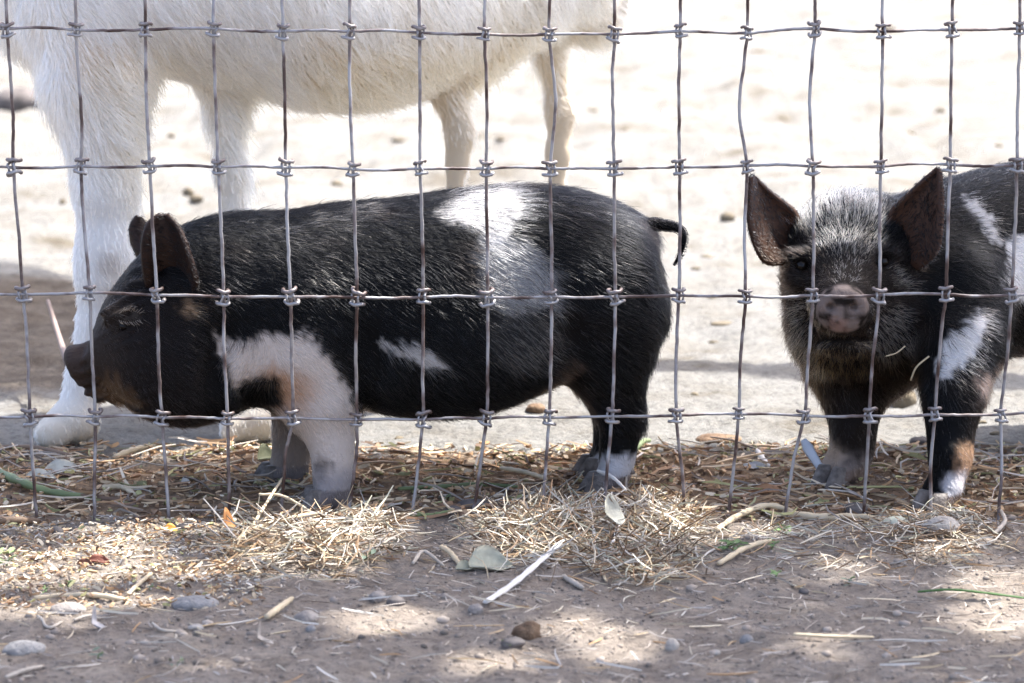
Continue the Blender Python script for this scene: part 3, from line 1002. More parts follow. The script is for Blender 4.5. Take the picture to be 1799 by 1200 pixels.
# snout disc, slightly tipped up
ax2 = np.array((-0.06, -0.98, -0.12)); ax2 /= np.linalg.norm(ax2)
s2 = np.cross(ax2, (0, 0, 1.0)); s2 /= np.linalg.norm(s2); u2 = np.cross(s2, ax2)
SN = P(1480, 541, 0.032)
R2 = np.stack([ax2, s2, u2], 1)
fld.ellipsoid(SN, (0.0070, 0.0205, 0.0170), 0.004, rot=R2)
fld.ellipsoid(P(1482, 503, 0.047), (0.019, 0.008, 0.0055), 0.005)           # rim fold above the disc
for sx in (-1, 1):
    fld.ellipsoid(SN + ax2 * 0.006 + s2 * sx * 0.0088 + u2 * 0.0015, (0.010, 0.0042, 0.0034), 0.002, rot=R2, sub=True)
# mouth, chin and lips
fld.ellipsoid(P(1482, 600, 0.072), (0.019, 0.018, 0.012), 0.014)
for q in np.linspace(-1, 1, 9):
    fld.ellipsoid(P(1480 + q * 44, 588 + abs(q) * 10, 0.050 + 0.018 * q * q), (0.006, 0.008, 0.0018), 0.003, sub=True)
# brows and sockets
for ex, ey in ((1409, 466), (1551, 459)):
    fld.ellipsoid(P(ex, ey - 16, 0.090), (0.013, 0.010, 0.006), 0.008)
    fld.ellipsoid(P(ex, ey + 24, 0.088), (0.013, 0.012, 0.010), 0.010)
    fld.ellipsoid(P(ex, ey + 1, 0.076), (0.0085, 0.010, 0.0055), 0.005, sub=True)
# shoulder masses and legs
fld.ellipsoid(P(1695, 570, 0.115), (0.036, 0.034, 0.056), 0.03)
fld.ellipsoid(P(1520, 620, 0.18), (0.032, 0.034, 0.045), 0.03)
LA = [(P(1500, 650, 0.150), 0.029), (P(1498, 700, 0.140), 0.0190), (P(1499, 760, 0.132), 0.0128), (P(1496, 800, 0.128), 0.0112), (P(1490, 840, 0.124), 0.0112)]
LB = [(P(1686, 610, 0.085), 0.034), (P(1676, 690, 0.062), 0.0215), (P(1670, 750, 0.050), 0.0138), (P(1670, 805, 0.044), 0.0122), (P(1664, 860, 0.038), 0.0108)]
fld.chain(LA, 0.02); fld.chain(LB, 0.02)
for k, sgn in ((0, -1), (1, 1)):
    h0 = ORG + AXB * 0.27 + perpB * sgn * 0.045
    fld.chain([((h0[0], h0[1], 0.17), 0.045), ((h0[0] + .004, h0[1], 0.11), 0.030), ((h0[0] + .012, h0[1] + .01, 0.075), 0.017), ((h0[0], h0[1], 0.03), 0.0135)], 0.02)
feet2, horns2 = [], []
for x, Y, zz in ((P(1484, 850, 0.120)[0], 0.120, 0), (P(1661, 880, 0.033)[0], 0.033, 0)) + tuple(((ORG + AXB * 0.27 + perpB * s_ * 0.045)[0], (ORG + AXB * 0.27 + perpB * s_ * 0.045)[1], 0) for s_ in (-1, 1)):
    zf = float(gz(x, Y)) - 0.002
    fld.cone((x + .003, Y, zf + 0.045), (x, Y, zf + 0.022), 0.0108, 0.0118, 0.006)
    toes(fld, x - .002, Y, zf, (-0.75, -0.66), 0.0095)
    feet2.append((x, Y, zf))
    horns2.append(horn(x - .004, Y - .003, zf, (-0.75, -0.66)))
V0, F0 = fld.mesh()
V0 = relax(V0, F0, 2, 0.4)
le_l = [P(1378, 464, 0.110), P(1342, 460, 0.098), P(1318, 405, 0.096), P(1316, 350, 0.098), P(1319, 312, 0.104)]
le_r = [P(1408, 402, 0.122), P(1396, 370, 0.124), P(1366, 346, 0.122), P(1342, 326, 0.115), P(1323, 310, 0.111)]
e1 = sheet(le_l, le_r, 18, 11, 0.022, 0.0034, (0.25, 1, 0.1))
re_l = [P(1552, 418, 0.105), P(1564, 372, 0.104), P(1590, 345, 0.098), P(1622, 316, 0.092), P(1648, 296, 0.090)]
re_r = [P(1612, 474, 0.088), P(1646, 444, 0.076), P(1655, 395, 0.076), P(1656, 345, 0.080), P(1652, 297, 0.089)]
e2 = sheet(re_l, re_r, 18, 11, 0.020, 0.0034, (-0.2, 1, 0.1))
V, F, MI, PI = join([(V0, F0, 0), (e1[0], e1[1], 1), (e2[0], e2[1], 1)] + [(h_[0], h_[1], 2) for h_ in horns2])
Nn = vert_normals(V, F)

FORE = [(1412, 398), (1440, 352), (1500, 342), (1545, 360), (1556, 415), (1530, 450), (1506, 470), (1500, 492), (1472, 492), (1468, 470), (1445, 445)]
BRIDGE = [(1466, 462), (1506, 462), (1502, 494), (1470, 494)]
def right_colour(X, strand=True, amp=14):
    px, py = proj(X)
    px = px + (vnoise(X * 240, 21) - 0.5) * amp * 1.4 + (vnoise(X * 70, 22) - 0.5) * amp
    py = py + (vnoise(X * 240, 23) - 0.5) * amp * 1.4 + (vnoise(X * 70, 24) - 0.5) * amp
    N = len(X)
    u = (X - ORG) @ AXB
    front = sstep(0.185, 0.16, X[:, 1]) * sstep(1640, 1610, px)                 # head region
    var = vnoise(X * 30, 25)
    c = np.tile([0.0018, 0.0019, 0.0023], (N, 1))
    c = mixc(c, (0.016, 0.010, 0.007), sstep(0.55, 0.85, var) * 0.45)
    c = mixc(c, (0.018, 0.011, 0.007), front * sstep(420, 470, py) * 0.55)
    r = rng.random(N) if strand else np.full(N, 0.99)
    cream = np.array((0.74, 0.65, 0.52))
    ang = np.arctan2(px - 1484, 520 - py)
    strk = sstep(0.30, 0.46, vnoise(np.stack([ang * 9.0, np.hypot(px - 1484, py - 520) * 0.012], -1), 61))
    strk = np.maximum(strk, sstep(0.42, 0.2, np.abs(ang)))
    c = mixc(c, cream, front * sstep(14, -12, poly_sd(px, py, FORE)) * strk * (r < 0.85))
    c = mixc(c, (0.75, 0.71, 0.66), front * sstep(6, -5, poly_sd(px, py, BRIDGE)) * (r < 0.85) * 0.9)
    c = mixc(c, (0.70, 0.66, 0.62), front * sstep(8, -6, poly_sd(px, py, [(1385, 388), (1420, 370), (1432, 380), (1410, 395), (1390, 400)])) * (r < 0.6))
    c = mixc(c, cream, front * sstep(8, -6, poly_sd(px, py, [(1560, 470), (1575, 478), (1600, 500), (1598, 520), (1578, 505), (1562, 485)])) * (r < 0.75))
    c = mixc(c, cream * 0.8, front * sstep(10, -10, poly_sd(px, py, [(1400, 520), (1425, 510), (1420, 590), (1440, 640), (1400, 600)])) * (r < 0.75))
    c = mixc(c, cream * 0.8, front * sstep(10, -10, poly_sd(px, py, [(1540, 530), (1600, 545), (1610, 600), (1560, 630), (1530, 600)])) * (r < 0.75))
    c = mixc(c, (0.34, 0.25, 0.13), front * sstep(15, -15, poly_sd(px, py, [(1420, 600), (1540, 600), (1530, 650), (1440, 650)])) * (r < 0.45))
    muz = sstep(1.25, 1.05, np.sqrt((((X - SN) @ R2 / np.array((0.012, 0.0205, 0.0170))) ** 2).sum(-1)))
    c = mixc(c, (0.23, 0.178, 0.155), muz * 0.9 * sstep(0.15, 0.5, vnoise(X * 160, 31)))
    c = mixc(c, (0.33, 0.20, 0.16), muz * sstep(26, 8, np.hypot(px - 1480, (py - 572) * 1.3)) * 0.7)
    W = np.array((0.62, 0.60, 0.58))
    body = sstep(1610, 1640, px)
    c = mixc(c, W, body * sstep(7, -5, poly_sd(px, py, [(1695, 345), (1740, 375), (1758, 420), (1745, 425), (1720, 385), (1690, 355)])) * 0.7)
    c = mixc(c, W, body * sstep(8, -6, poly_sd(px, py, [(1765, 425), (1830, 400), (1860, 500), (1800, 535), (1775, 500)])))
    c = mixc(c, W, body * sstep(8, -6, poly_sd(px, py, [(1660, 600), (1700, 575), (1720, 545), (1740, 560), (1722, 600), (1705, 640), (1660, 665), (1648, 650)])) * 0.95)
    c = mixc(c, (0.36, 0.26, 0.21), body * sstep(10, -10, poly_sd(px, py, [(1715, 665), (1800, 620), (1900, 640), (1900, 720), (1720, 705)])) * 0.7)
    # legs
    low = sstep(690, 720, py)
    la = low * sstep(1590, 1570, px)
    c = mixc(c, (0.44, 0.33, 0.24), la * sstep(775, 815, py + (1490 - px) * 0.5) * sstep(1505, 1470, px) * 0.9)
    c = mixc(c, (0.26, 0.21, 0.19), la * sstep(790, 830, py) * 0.6)
    lb = low * sstep(1600, 1620, px)
    c = mixc(c, (0.40, 0.24, 0.14), lb * sstep(770, 800, py) * sstep(1672, 1690, px) * 0.9)
    c = mixc(c, (0.55, 0.53, 0.54), lb * sstep(828, 845, py) * sstep(1648, 1660, px) * 0.8)
    if strand:
        c = np.where((rng.random(N) < 0.05)[:, None], np.maximum(c, np.array((0.085, 0.074, 0.064))), c)
        c = c * rng.uniform(0.6, 1.45, (N, 1))
    return np.clip(c, 0.0012, 0.9)

pig2 = empty('piglet', (P(1580, 880, 0.12)[0], 0.12, 0))
tag(pig2, 'black piglet looking straight at the camera, pale streaked forehead and upright ears', 'piglet', 'piglets behind the fence')
colv = right_colour(V, False) * 0.85
earm = (PI == 1) | (PI == 2)
colv[earm] = (0.085, 0.042, 0.026)
for (fx, fy_, fz_) in feet2:
    hf = (np.hypot(V[:, 0] - fx, V[:, 1] - fy_) < 0.035) & (V[:, 2] < fz_ + 0.015)
    colv[hf] = (0.15, 0.11, 0.09)
body_mesh('body', V, F, [SKIN, EAR, HOOF], pig2, colv, MI)
for ex, ey in ((1409, 467), (1551, 460)):
    eyeball('eye', P(ex, ey, 0.0845), 0.0052, pig2)

vx, vy = proj(V)
isface = (sstep(0.20, 0.165, V[:, 1]) * sstep(1630, 1595, vx) * sstep(690, 650, vy))
nose = P(1481, 500, 0.03)
rad = V - nose
rad /= np.linalg.norm(rad, axis=1, keepdims=True) + 1e-9
bodyc = np.tile(AXB, (len(V), 1)); bodyc[:, 2] = -0.45 - 0.5 * sstep(0.2, 0.08, V[:, 2])
_dx, _dy = (vx - 1484) / 120, (505 - vy) / 120
_r = np.hypot(_dx, _dy) + 1e-6
fan = np.stack([_dx / _r * np.minimum(1, 0.35 + _r), np.full(len(V), 0.25), _dy / _r], -1)
comb = bodyc * (1 - isface[:, None]) + fan * 1.2 * isface[:, None]
legm = sstep(690, 730, vy)
comb = comb * (1 - 0.7 * legm[:, None]) + np.array((0.15, 0, -0.9)) * legm[:, None]
length = np.full(len(V), 0.014)
length = length * (1 - isface) + isface * (0.007 + 0.010 * sstep(0.05, 0.11, V[:, 1]))
length = length * (1 + isface * 0.15 * sstep(540, 620, vy))
muz = np.sqrt((((V - SN) @ R2 / np.array((0.012, 0.0205, 0.0170))) ** 2).sum(-1)) < 1.12
length[muz] = 0.0035
length *= 1 - 0.5 * legm
length[earm] = 0.006
wgt = np.ones(len(V))
wgt[isface > 0.5] = 1.5
wgt[muz] = 0.06
wgt[vx > 1900] = 0.5
for (fx, fy_, fz_) in feet2:
    wgt[(np.hypot(V[:, 0] - fx, V[:, 1] - fy_) < 0.035) & (V[:, 2] < fz_ + 0.014)] = 0.0
for ex, ey in ((1409, 466), (1551, 459)):
    wgt[(np.hypot(vx - ex, (vy - ey) * 1.6) < 13) & (isface > 0.3)] = 0.0
wgt[earm] = 0.8
wgt[PI > 2] = 0
fur('coat', V, F, Nn, comb, length, lambda r_, c_: right_colour(r_), 105000, HAIR, pig2, 0.00018, 0.24 + 0.24 * isface, wgt, 5, 0.20, 0.10, 40)

# ------------------------------------------------------------------ white dog behind the piglets
def yd(px):
    return float(np.interp(px, [0, 200, 450, 900, 1060], [0.34, 0.36, 0.40, 0.60, 0.66]))
dprof = [  # px x, z top (m), under line px, half width
 (2, 0.40, 30, 0.02), (14, 0.46, 66, 0.055), (45, 0.50, 96, 0.080), (110, 0.52, 118, 0.094), (200, 0.53, 128, 0.100), (300, 0.53, 132, 0.102), (400, 0.53, 148, 0.104),
 (520, 0.53, 182, 0.108), (650, 0.525, 184, 0.108), (760, 0.52, 150, 0.100), (850, 0.52, 96, 0.092), (940, 0.51, 60, 0.088), (1010, 0.49, 40, 0.070), (1045, 0.45, 20, 0.04), (1058, 0.42, 0, 0.015)]
AXD = P(1058, 100, 0.66) - P(2, 100, 0.34); AXD[2] = 0; LD = np.linalg.norm(AXD); AXD /= LD
OD = P(2, 100, 0.34); OD[2] = 0
pD = np.array((-AXD[1], AXD[0], 0))
sd_ = []
for x, ztop, under, hw in dprof:
    p = P(x, under, yd(x))
    q = p - OD
    sd_.append((q @ AXD, ztop, p[2], q @ pD, hw))
fld = Field((P(-260, 0, .3)[0], 0.20, -0.02), (P(1100, 0, .66)[0], 0.92, 0.82), 0.0055)
fld.loft(OD, AXD, sd_, 0.01, 2.1)
DL = lambda L_: [(P(x, y, Y), r) for x, y, Y, r in L_]
# near fore leg with its paw, other fore leg, two hind legs
fld.chain(DL([(165, 40, 0.335, 0.055), (170, 140, 0.325, 0.043), (180, 230, 0.320, 0.029), (182, 330, 0.318, 0.0225), (184, 440, 0.318, 0.0205), (182, 490, 0.318, 0.0195), (172, 580, 0.316, 0.0150), (156, 655, 0.312, 0.0145), (142, 705, 0.308, 0.0170)]), 0.02)
pw = P(128, 745, 0.300)
zf = float(gz(pw[0], pw[1]))
fld.ellipsoid((pw[0], pw[1], zf + 0.020), (0.024, 0.022, 0.019), 0.008)
for k in range(4):
    fld.ellipsoid((pw[0] - 0.020 + 0.003 * abs(k - 1.5), pw[1] - 0.021 + k * 0.014, zf + 0.012), (0.016, 0.0078, 0.0125), 0.003)
fld.chain(DL([(395, 20, 0.43, 0.046), (398, 110, 0.42, 0.028), (397, 200, 0.41, 0.0130), (404, 300, 0.40, 0.0100), (410, 400, 0.39, 0.0105), (425, 560, 0.36, 0.0120), (440, 680, 0.34, 0.0170), (448, 720, 0.33, 0.019)]), 0.02)
pw2 = P(446, 765, 0.315)
zf2 = float(gz(pw2[0], pw2[1]))
fld.ellipsoid((pw2[0], pw2[1], zf2 + 0.018), (0.026, 0.023, 0.020), 0.012)
for k in range(4):
    fld.ellipsoid((pw2[0] - 0.020 + 0.002 * abs(k - 1.5), pw2[1] - 0.019 + k * 0.013, zf2 + 0.012), (0.012, 0.0078, 0.011), 0.004)
def hind(pts, Yp):
    fld.chain(DL(pts), 0.02)
    e_ = P(pts[-1][0], pts[-1][1], pts[-1][2])
    z_ = float(gz(e_[0], Yp))
    fld.cone(e_, (e_[0] - 0.005, Yp, z_ + 0.03), pts[-1][3], 0.014, 0.012)
    fld.ellipsoid((e_[0] - 0.018, Yp, z_ + 0.017), (0.034, 0.022, 0.018), 0.012)
hind([(870, -10, 0.56, 0.060), (822, 70, 0.54, 0.034), (790, 165, 0.52, 0.0105), (808, 235, 0.52, 0.0100), (802, 290, 0.52, 0.0065), (798, 340, 0.52, 0.0060)], 0.52)
hind([(985, -70, 0.66, 0.055), (966, 20, 0.68, 0.026), (966, 90, 0.69, 0.0120), (984, 195, 0.70, 0.0110), (980, 270, 0.70, 0.0085), (976, 340, 0.70, 0.0075)], 0.70)
# neck and head above the picture, tail
hc = OD + np.array((0.02, 0.02, 0.52))
fld.chain([(OD + AXD * 0.06 + np.array((0, 0, 0.46)), 0.085), (OD - AXD * 0.03 + np.array((0, 0, 0.56)), 0.065), (OD - AXD * 0.07 + np.array((0, 0, 0.66)), 0.060)], 0.04)
hh = OD - AXD * 0.08 + np.array((0, 0, 0.68))
fld.ellipsoid(hh, (0.065, 0.060, 0.058), 0.03)
fld.chain([(hh - AXD * 0.03 - np.array((0, 0, 0.008)), 0.044), (hh - AXD * 0.125 - np.array((0, 0, 0.03)), 0.026)], 0.02)
for s_ in (-1, 1):
    fld.ellipsoid(hh + pD * s_ * 0.062 + AXD * 0.015 - np.array((0, 0, 0.005)), (0.022, 0.014, 0.040), 0.01)
te = P(1045, 20, 0.66)
fld.chain([(te, 0.03), (te + np.array((0.05, 0.03, 0.06)), 0.022), (te + np.array((0.03, 0.04, 0.13)), 0.018), (te + np.array((-0.03, 0.03, 0.16)), 0.012)], 0.02)
V, F = fld.mesh()
V = relax(V, F, 2, 0.4)
Nn = vert_normals(V, F)
def dog_colour(X, strand=True):
    px, py = proj(X)
    N = len(X)
    c = np.tile([0.86, 0.81, 0.73], (N, 1))
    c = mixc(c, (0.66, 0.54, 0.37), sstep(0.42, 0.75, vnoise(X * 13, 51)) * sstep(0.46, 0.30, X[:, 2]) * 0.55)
    c = mixc(c, (0.58, 0.41, 0.24), sstep(75, 15, np.hypot((px - 175) / 1.5, py - 110)) * 0.65)
    c = mixc(c, (0.42, 0.33, 0.25), sstep(34, 8, np.hypot(px - 192, py - 468)) * 0.6)
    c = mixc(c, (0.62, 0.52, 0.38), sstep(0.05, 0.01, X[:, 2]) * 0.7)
    c = mixc(c, (0.62, 0.48, 0.31), sstep(480, 560, px) * sstep(10, 110, py) * 0.85)
    if strand:
        c = c * rng.uniform(0.85, 1.12, (N, 1))
    return np.clip(c, 0.02, 0.9)
dog = empty('white_dog', (P(500, 700, .45)[0], 0.45, 0))
tag(dog, 'large shaggy white dog standing behind the left piglet, its head out of view', 'dog')
mesh_obj('body', V, F, attr_mat('dog_skin', 0.8, 0.2), dog, True, dog_colour(V, False) * 0.9)
for s_ in (-1, 1):
    c_ = hh - AXD * 0.052 + pD * s_ * 0.034 + np.array((0, 0, 0.012))
    eyeball('eye', c_, 0.0075, dog)
vx, vy = proj(V)
comb = np.tile(AXD * 0.7 + np.array((0, 0, -0.8)), (len(V), 1))
low = sstep(0.27, 0.20, V[:, 2])
comb = comb * (1 - low[:, None]) + np.array((0.25, 0.0, -1.0)) * low[:, None]
length = 0.027 * (1 - low) + low * 0.010
back = sstep(0.1, 0.7, Nn @ AXD)                                              # feathering on the backs of the legs
length += back * 0.020 * sstep(0.07, 0.14, V[:, 2]) * low
length *= 1 - 0.35 * sstep(0.05, 0.02, V[:, 2])
hl = sstep(740, 770, vx) * sstep(0.30, 0.24, V[:, 2])
length = length * (1 - 0.6 * hl)
wgt = np.where(vy < -60, 0.35, 1.0) * np.where(Nn[:, 1] > 0.5, 0.5, 1.0)
fur('coat', V, F, Nn, comb, length, lambda r_, c_: dog_colour(r_), 85000, SOFT, dog, 0.00034, 0.30, wgt, 6, 0.22, 0.10, 80)

# ------------------------------------------------------------------ the tree whose crown shades the fence
def in_ell(px, py, L_, grow=0):
    r = np.zeros(px.shape, bool)
    for cx, cy, rx, ry in L_:
        r |= ((px - cx) / (rx + grow)) ** 2 + ((py - cy) / (ry + grow * 0.5)) ** 2 < 1
    return r
LIT_GROUND = [(60, 1030, 230, 50), (230, 970, 160, 75), (150, 925, 130, 18), (330, 1020, 50, 26), (40, 985, 30, 40), (370, 905, 60, 12),
              (520, 960, 130, 65), (620, 930, 95, 48), (440, 985, 55, 30), (690, 1090, 90, 18), (880, 930, 55, 45), (1165, 900, 70, 30), (1170, 960, 70, 35),
              (870, 1170, 80, 18), (1010, 1098, 55, 14), (1075, 1138, 85, 20), (1330, 945, 60, 20), (1660, 940, 80, 50), (1760, 1030, 110, 22),
              (1780, 1085, 140, 24), (1110, 1000, 60, 20), (30, 1150, 30, 8), (1430, 1140, 40, 14), (960, 985, 50, 16), (1480, 1000, 45, 14)]
SHADE_HOLE = [(45, 950, 75, 24), (345, 970, 55, 30)]
LIT_PIG = [(560, 400, 60, 45, 0.06), (470, 430, 55, 20, 0.05), (850, 380, 75, 55, 0.06), (905, 480, 55, 50, 0.04), (640, 365, 40, 25, 0.08),
           (900, 600, 50, 50, 0.02), (575, 470, 45, 22, 0.04), (600, 640, 22, 60, 0.02), (590, 760, 25, 40, 0.01), (960, 360, 45, 25, .08),
           (1480, 400, 60, 45, 0.09), (1775, 440, 40, 70, 0.2), (1700, 590, 35, 45, 0.1), (1585, 490, 25, 25, 0.08), (1690, 790, 30, 40, .03), (700, 620, 40, 20, .02)]
def boundary(px):
    return np.interp(px, [-2000, 0, 180, 400, 620, 900, 1100, 1200, 1300, 1450, 1800, 4000], [814, 814, 814, 810, 804, 810, 806, 792, 786, 804, 808, 806])
NL = 62000
g = np.stack([rng.uniform(-1.1, 1.1, NL), rng.uniform(-1.5, 2.4, NL), np.zeros(NL)], -1)
px, py = proj(g)
keep = (py > boundary(px)) & (~in_ell(px, py, LIT_GROUND, 24) | in_ell(px, py, SHADE_HOLE))
left_patch = (poly_sd(px, py, [(-400, 475), (60, 482), (125, 492), (165, 560), (150, 640), (110, 690), (0, 700), (-400, 705)]) < 0)
left_low = (poly_sd(px, py, [(190, 752), (400, 752), (480, 766), (480, 782), (350, 768), (200, 768)]) < 0)
keep |= left_patch | left_low
g = g[keep]
zl = rng.uniform(2.1, 2.9, len(g))
ctr = g + SUN * (zl / SUN[2])[:, None]
ok = np.ones(len(g), bool)
for cx, cy, rx, ry, Yp in LIT_PIG:
    t = (Yp - g[:, 1]) / SUN[1]
    h = g + SUN * t[:, None]
    qx, qy = proj(h)
    ok &= ~((((qx - cx) / (rx + 18)) ** 2 + ((qy - cy) / (ry + 18)) ** 2 < 1) & (h[:, 2] > 0.02) & (h[:, 2] < 0.4))
ctr = ctr[ok]
NLf = len(ctr)
a = rng.normal(0, 1, (NLf, 3)); a /= np.linalg.norm(a, axis=1, keepdims=True)
upv = np.tile([0, 0, 1.0], (NLf, 1)) + rng.normal(0, 0.45, (NLf, 3))
bvec = np.cross(upv, a); bvec /= np.linalg.norm(bvec, axis=1, keepdims=True)
a = np.cross(bvec, upv); a /= np.linalg.norm(a, axis=1, keepdims=True)
sz = rng.uniform(0.016, 0.030, NLf)[:, None]
cup = np.cross(a, bvec) * sz * 0.2
LV = np.stack([ctr - a * sz * 1.3, ctr - bvec * sz * 0.55 - a * sz * 0.2 + cup, ctr + a * sz * 1.3, ctr + bvec * sz * 0.55 - a * sz * 0.2 + cup], 1).reshape(-1, 3)
LF = np.arange(NLf * 4).reshape(-1, 4)
lc = np.array((0.05, 0.095, 0.022)) * rng.uniform(0.7, 1.4, (NLf, 1))
tree = empty('shade_tree', (2.9, 1.6, 0))
tag(tree, 'broadleaf tree above the picture whose crown dapples the ground with shade', 'tree')
mesh_obj('crown', LV, LF, attr_mat('tree_leaf', 0.5, 0.3, 0.25), tree, smooth=False, cols=np.repeat(lc, 4, 0))
bark = simple_mat('bark', (0.06, 0.045, 0.032), (0.14, 0.11, 0.085), 0.9, 14, 0.8, 30, dist=0.02)
tv, tf = tube(spline([(2.9, 1.6, -0.1), (2.85, 1.55, 0.9), (2.7, 1.4, 1.7), (2.1, 1.1, 2.3), (1.3, 0.8, 2.6)], 30), np.linspace(0.17, 0.04, 30), 12)
mesh_obj('trunk', tv, tf, bark, tree)
for p_ in ([(2.1, 1.1, 2.3), (1.4, 0.5, 2.5), (0.5, 0.3, 2.6)], [(2.1, 1.1, 2.3), (1.3, 1.3, 2.5), (0.5, 1.5, 2.6)]):
    bv, bf = tube(spline(p_, 20), np.linspace(0.06, 0.012, 20), 8)
    mesh_obj('limb', bv, bf, bark, tree)

# ------------------------------------------------------------------ straw, chaff and litter (nobody could count it)
def gp(px, py, lift=0.0):
    p = G(px, py)
    for _ in range(4):
        p = G(px, py, float(gz(p[0], p[1])))
    p = p.copy(); p[2] = float(gz(p[0], p[1])) + lift
    return p
STRAW = attr_mat('dry_straw', 0.6, 0.35, 0.12)
PALS = {
 'straw': np.array([(0.62, 0.50, 0.33), (0.70, 0.60, 0.44), (0.52, 0.37, 0.21), (0.42, 0.26, 0.13), (0.66, 0.62, 0.55), (0.74, 0.66, 0.52)]),
 'mixed': np.array([(0.56, 0.44, 0.28), (0.62, 0.53, 0.40), (0.38, 0.25, 0.14), (0.22, 0.13, 0.07), (0.50, 0.45, 0.38), (0.30, 0.22, 0.15), (0.42, 0.40, 0.30), (0.70, 0.63, 0.52), (0.13, 0.085, 0.05)]),
 'grey': np.array([(0.46, 0.41, 0.36), (0.55, 0.49, 0.42), (0.36, 0.30, 0.25), (0.60, 0.53, 0.43), (0.24, 0.19, 0.15)]),
 'brown': np.array([(0.34, 0.20, 0.11), (0.46, 0.31, 0.18), (0.54, 0.41, 0.26), (0.22, 0.135, 0.08), (0.34, 0.32, 0.15), (0.60, 0.50, 0.36), (0.14, 0.09, 0.06), (0.40, 0.25, 0.13)]),
}
def pick(pal, N):
    c = PALS[pal][rng.integers(0, len(PALS[pal]), N)] * (1.18 if pal == 'brown' else 1.0)
    return c * rng.uniform(0.75, 1.2, (N, 1))
def in_px(N, x0, x1, y0, y1, accept=None):
    out = []
    tot = 0
    while tot < N:
        k = N * 2
        a, c_ = G(x0, y1), G(x1, y0)
        xs = rng.uniform(min(G(x0, y0)[0], a[0]), max(c_[0], G(x1, y1)[0]), k)
        ys = rng.uniform(a[1], c_[1], k)
        px, py = proj(np.stack([xs, ys, gz(xs, ys)], -1))
        ok = (px > x0) & (px < x1) & (py > y0) & (py < y1)
        if accept is not None:
            ok &= rng.random(k) < accept(px, py)
        out.append(np.stack([xs, ys], -1)[ok]); tot += ok.sum()
    return np.vstack(out)[:N]
def scatter(name, xy, H, Lr, Rr, pal, label, cat, tilt=0.25, bend=0.12, rings=4):
    N = len(xy)
    z = gz(xy[:, 0], xy[:, 1]) + rng.random(N) ** 1.3 * H + 0.001
    ln = rng.uniform(Lr[0], Lr[1], N) * rng.uniform(0.6, 1.1, N)
    ti = rng.normal(0, tilt, N)
    z = z + np.abs(np.sin(ti)) * ln * 0.35
    o = strands(N, np.stack([xy[:, 0], xy[:, 1], z], -1), rng.uniform(0, math.pi * 2, N), ti, ln, rng.uniform(Rr[0], Rr[1], N), bend, pick(pal, N), name, STRAW, rings)
    return tag(o, label, cat, kind='stuff')
def blob(cx, cy, rx, ry, p=1.6):
    return lambda px, py: np.exp(-(((px - cx) / rx) ** 2 + ((py - cy) / ry) ** 2) ** p)
def heap(px, py):
    return np.maximum(blob(545, 962, 140, 46)(px, py), np.maximum(blob(465, 988, 85, 28)(px, py), blob(655, 935, 55, 26)(px, py)))
def Hof(xy, h, fn):
    px, py = proj(np.stack([xy[:, 0], xy[:, 1], np.zeros(len(xy))], -1))
    return h * fn(px, py)
xy = in_px(1300, 380, 720, 870, 1030, heap)
scatter('straw_heap', xy, Hof(xy, 0.012, heap), (0.008, 0.050), (0.0003, 0.0008), 'mixed', 'sunlit heap of straw at the white foreleg of the left piglet', 'straw', 0.3)
h2 = lambda px, py: np.maximum(np.maximum(blob(1000, 942, 145, 50)(px, py), blob(1155, 932, 75, 44)(px, py)), 0.8 * blob(1130, 990, 95, 40)(px, py))
xy = in_px(2700, 800, 1270, 840, 1050, h2)
scatter('straw_heap', xy, Hof(xy, 0.015, h2), (0.008, 0.045), (0.00028, 0.0008), 'mixed', 'wide heap of tangled straw before the hind hooves of the left piglet', 'straw', 0.35)
h3 = lambda px, py: np.maximum(blob(1640, 945, 105, 48)(px, py), 0.3 * blob(1450, 950, 190, 60)(px, py))
xy = in_px(950, 1240, 1799, 880, 1050, h3)
scatter('straw_heap', xy, Hof(xy, 0.006, h3), (0.006, 0.038), (0.00028, 0.0007), 'mixed', 'thin spread of straw below the front hooves of the right piglet', 'straw', 0.25)
xy = in_px(2000, -30, 460, 900, 1075, lambda px, py: np.clip(1.2 - np.abs(py - 985) / 95, 0, 1))
scatter('chaff', xy, 0.002, (0.002, 0.007), (0.0003, 0.0009), 'straw', 'fine pale chaff strewn on the sunlit soil at lower left', 'chaff', 0.3, 0.1, 3)
xy = in_px(900, -30, 460, 900, 1075)
scatter('bark_crumbs', xy, 0.003, (0.003, 0.009), (0.0006, 0.0016), 'brown', 'dark brown crumbs of bark among the pale chaff', 'crumbs', 0.3, 0.1, 3)
xy = in_px(1500, -60, 1860, 785, 915)
scatter('trampled_litter', xy, 0.004, (0.006, 0.045), (0.0004, 0.0014), 'brown', 'brown trampled stalks and litter on the shaded soil behind the fence', 'litter', 0.12, 0.12)
xy = in_px(260, -60, 1860, 785, 915)
scatter('pale_litter', xy, 0.008, (0.010, 0.07), (0.0005, 0.0011), 'grey', 'pale dry stems lying among the brown litter behind the fence', 'litter', 0.12, 0.12)
xy = in_px(2600, -60, 1860, 785, 912)
scatter('soil_crumbs', xy, 0.003, (0.003, 0.010), (0.0008, 0.0026), 'brown', 'brown crumbs of soil and dung trodden into the shaded ground behind the fence', 'crumbs', 0.2, 0.06, 3)
xy = in_px(1900, -60, 1860, 905, 1250, lambda px, py: np.clip(0.8 - (py - 905) / 400, 0.3, 0.8))
scatter('fine_straw', xy, 0.002, (0.004, 0.026), (0.00022, 0.00055), 'grey', 'fine bits of straw scattered over the grey soil in front', 'straw', 0.1, 0.06)
xy = in_px(230, -60, 1860, 940, 1250)
scatter('fallen_stems', xy, 0.002, (0.015, 0.042), (0.0004, 0.0008), 'straw', 'short dry stems lying scattered on the grey soil in front', 'straw', 0.08, 0.04)

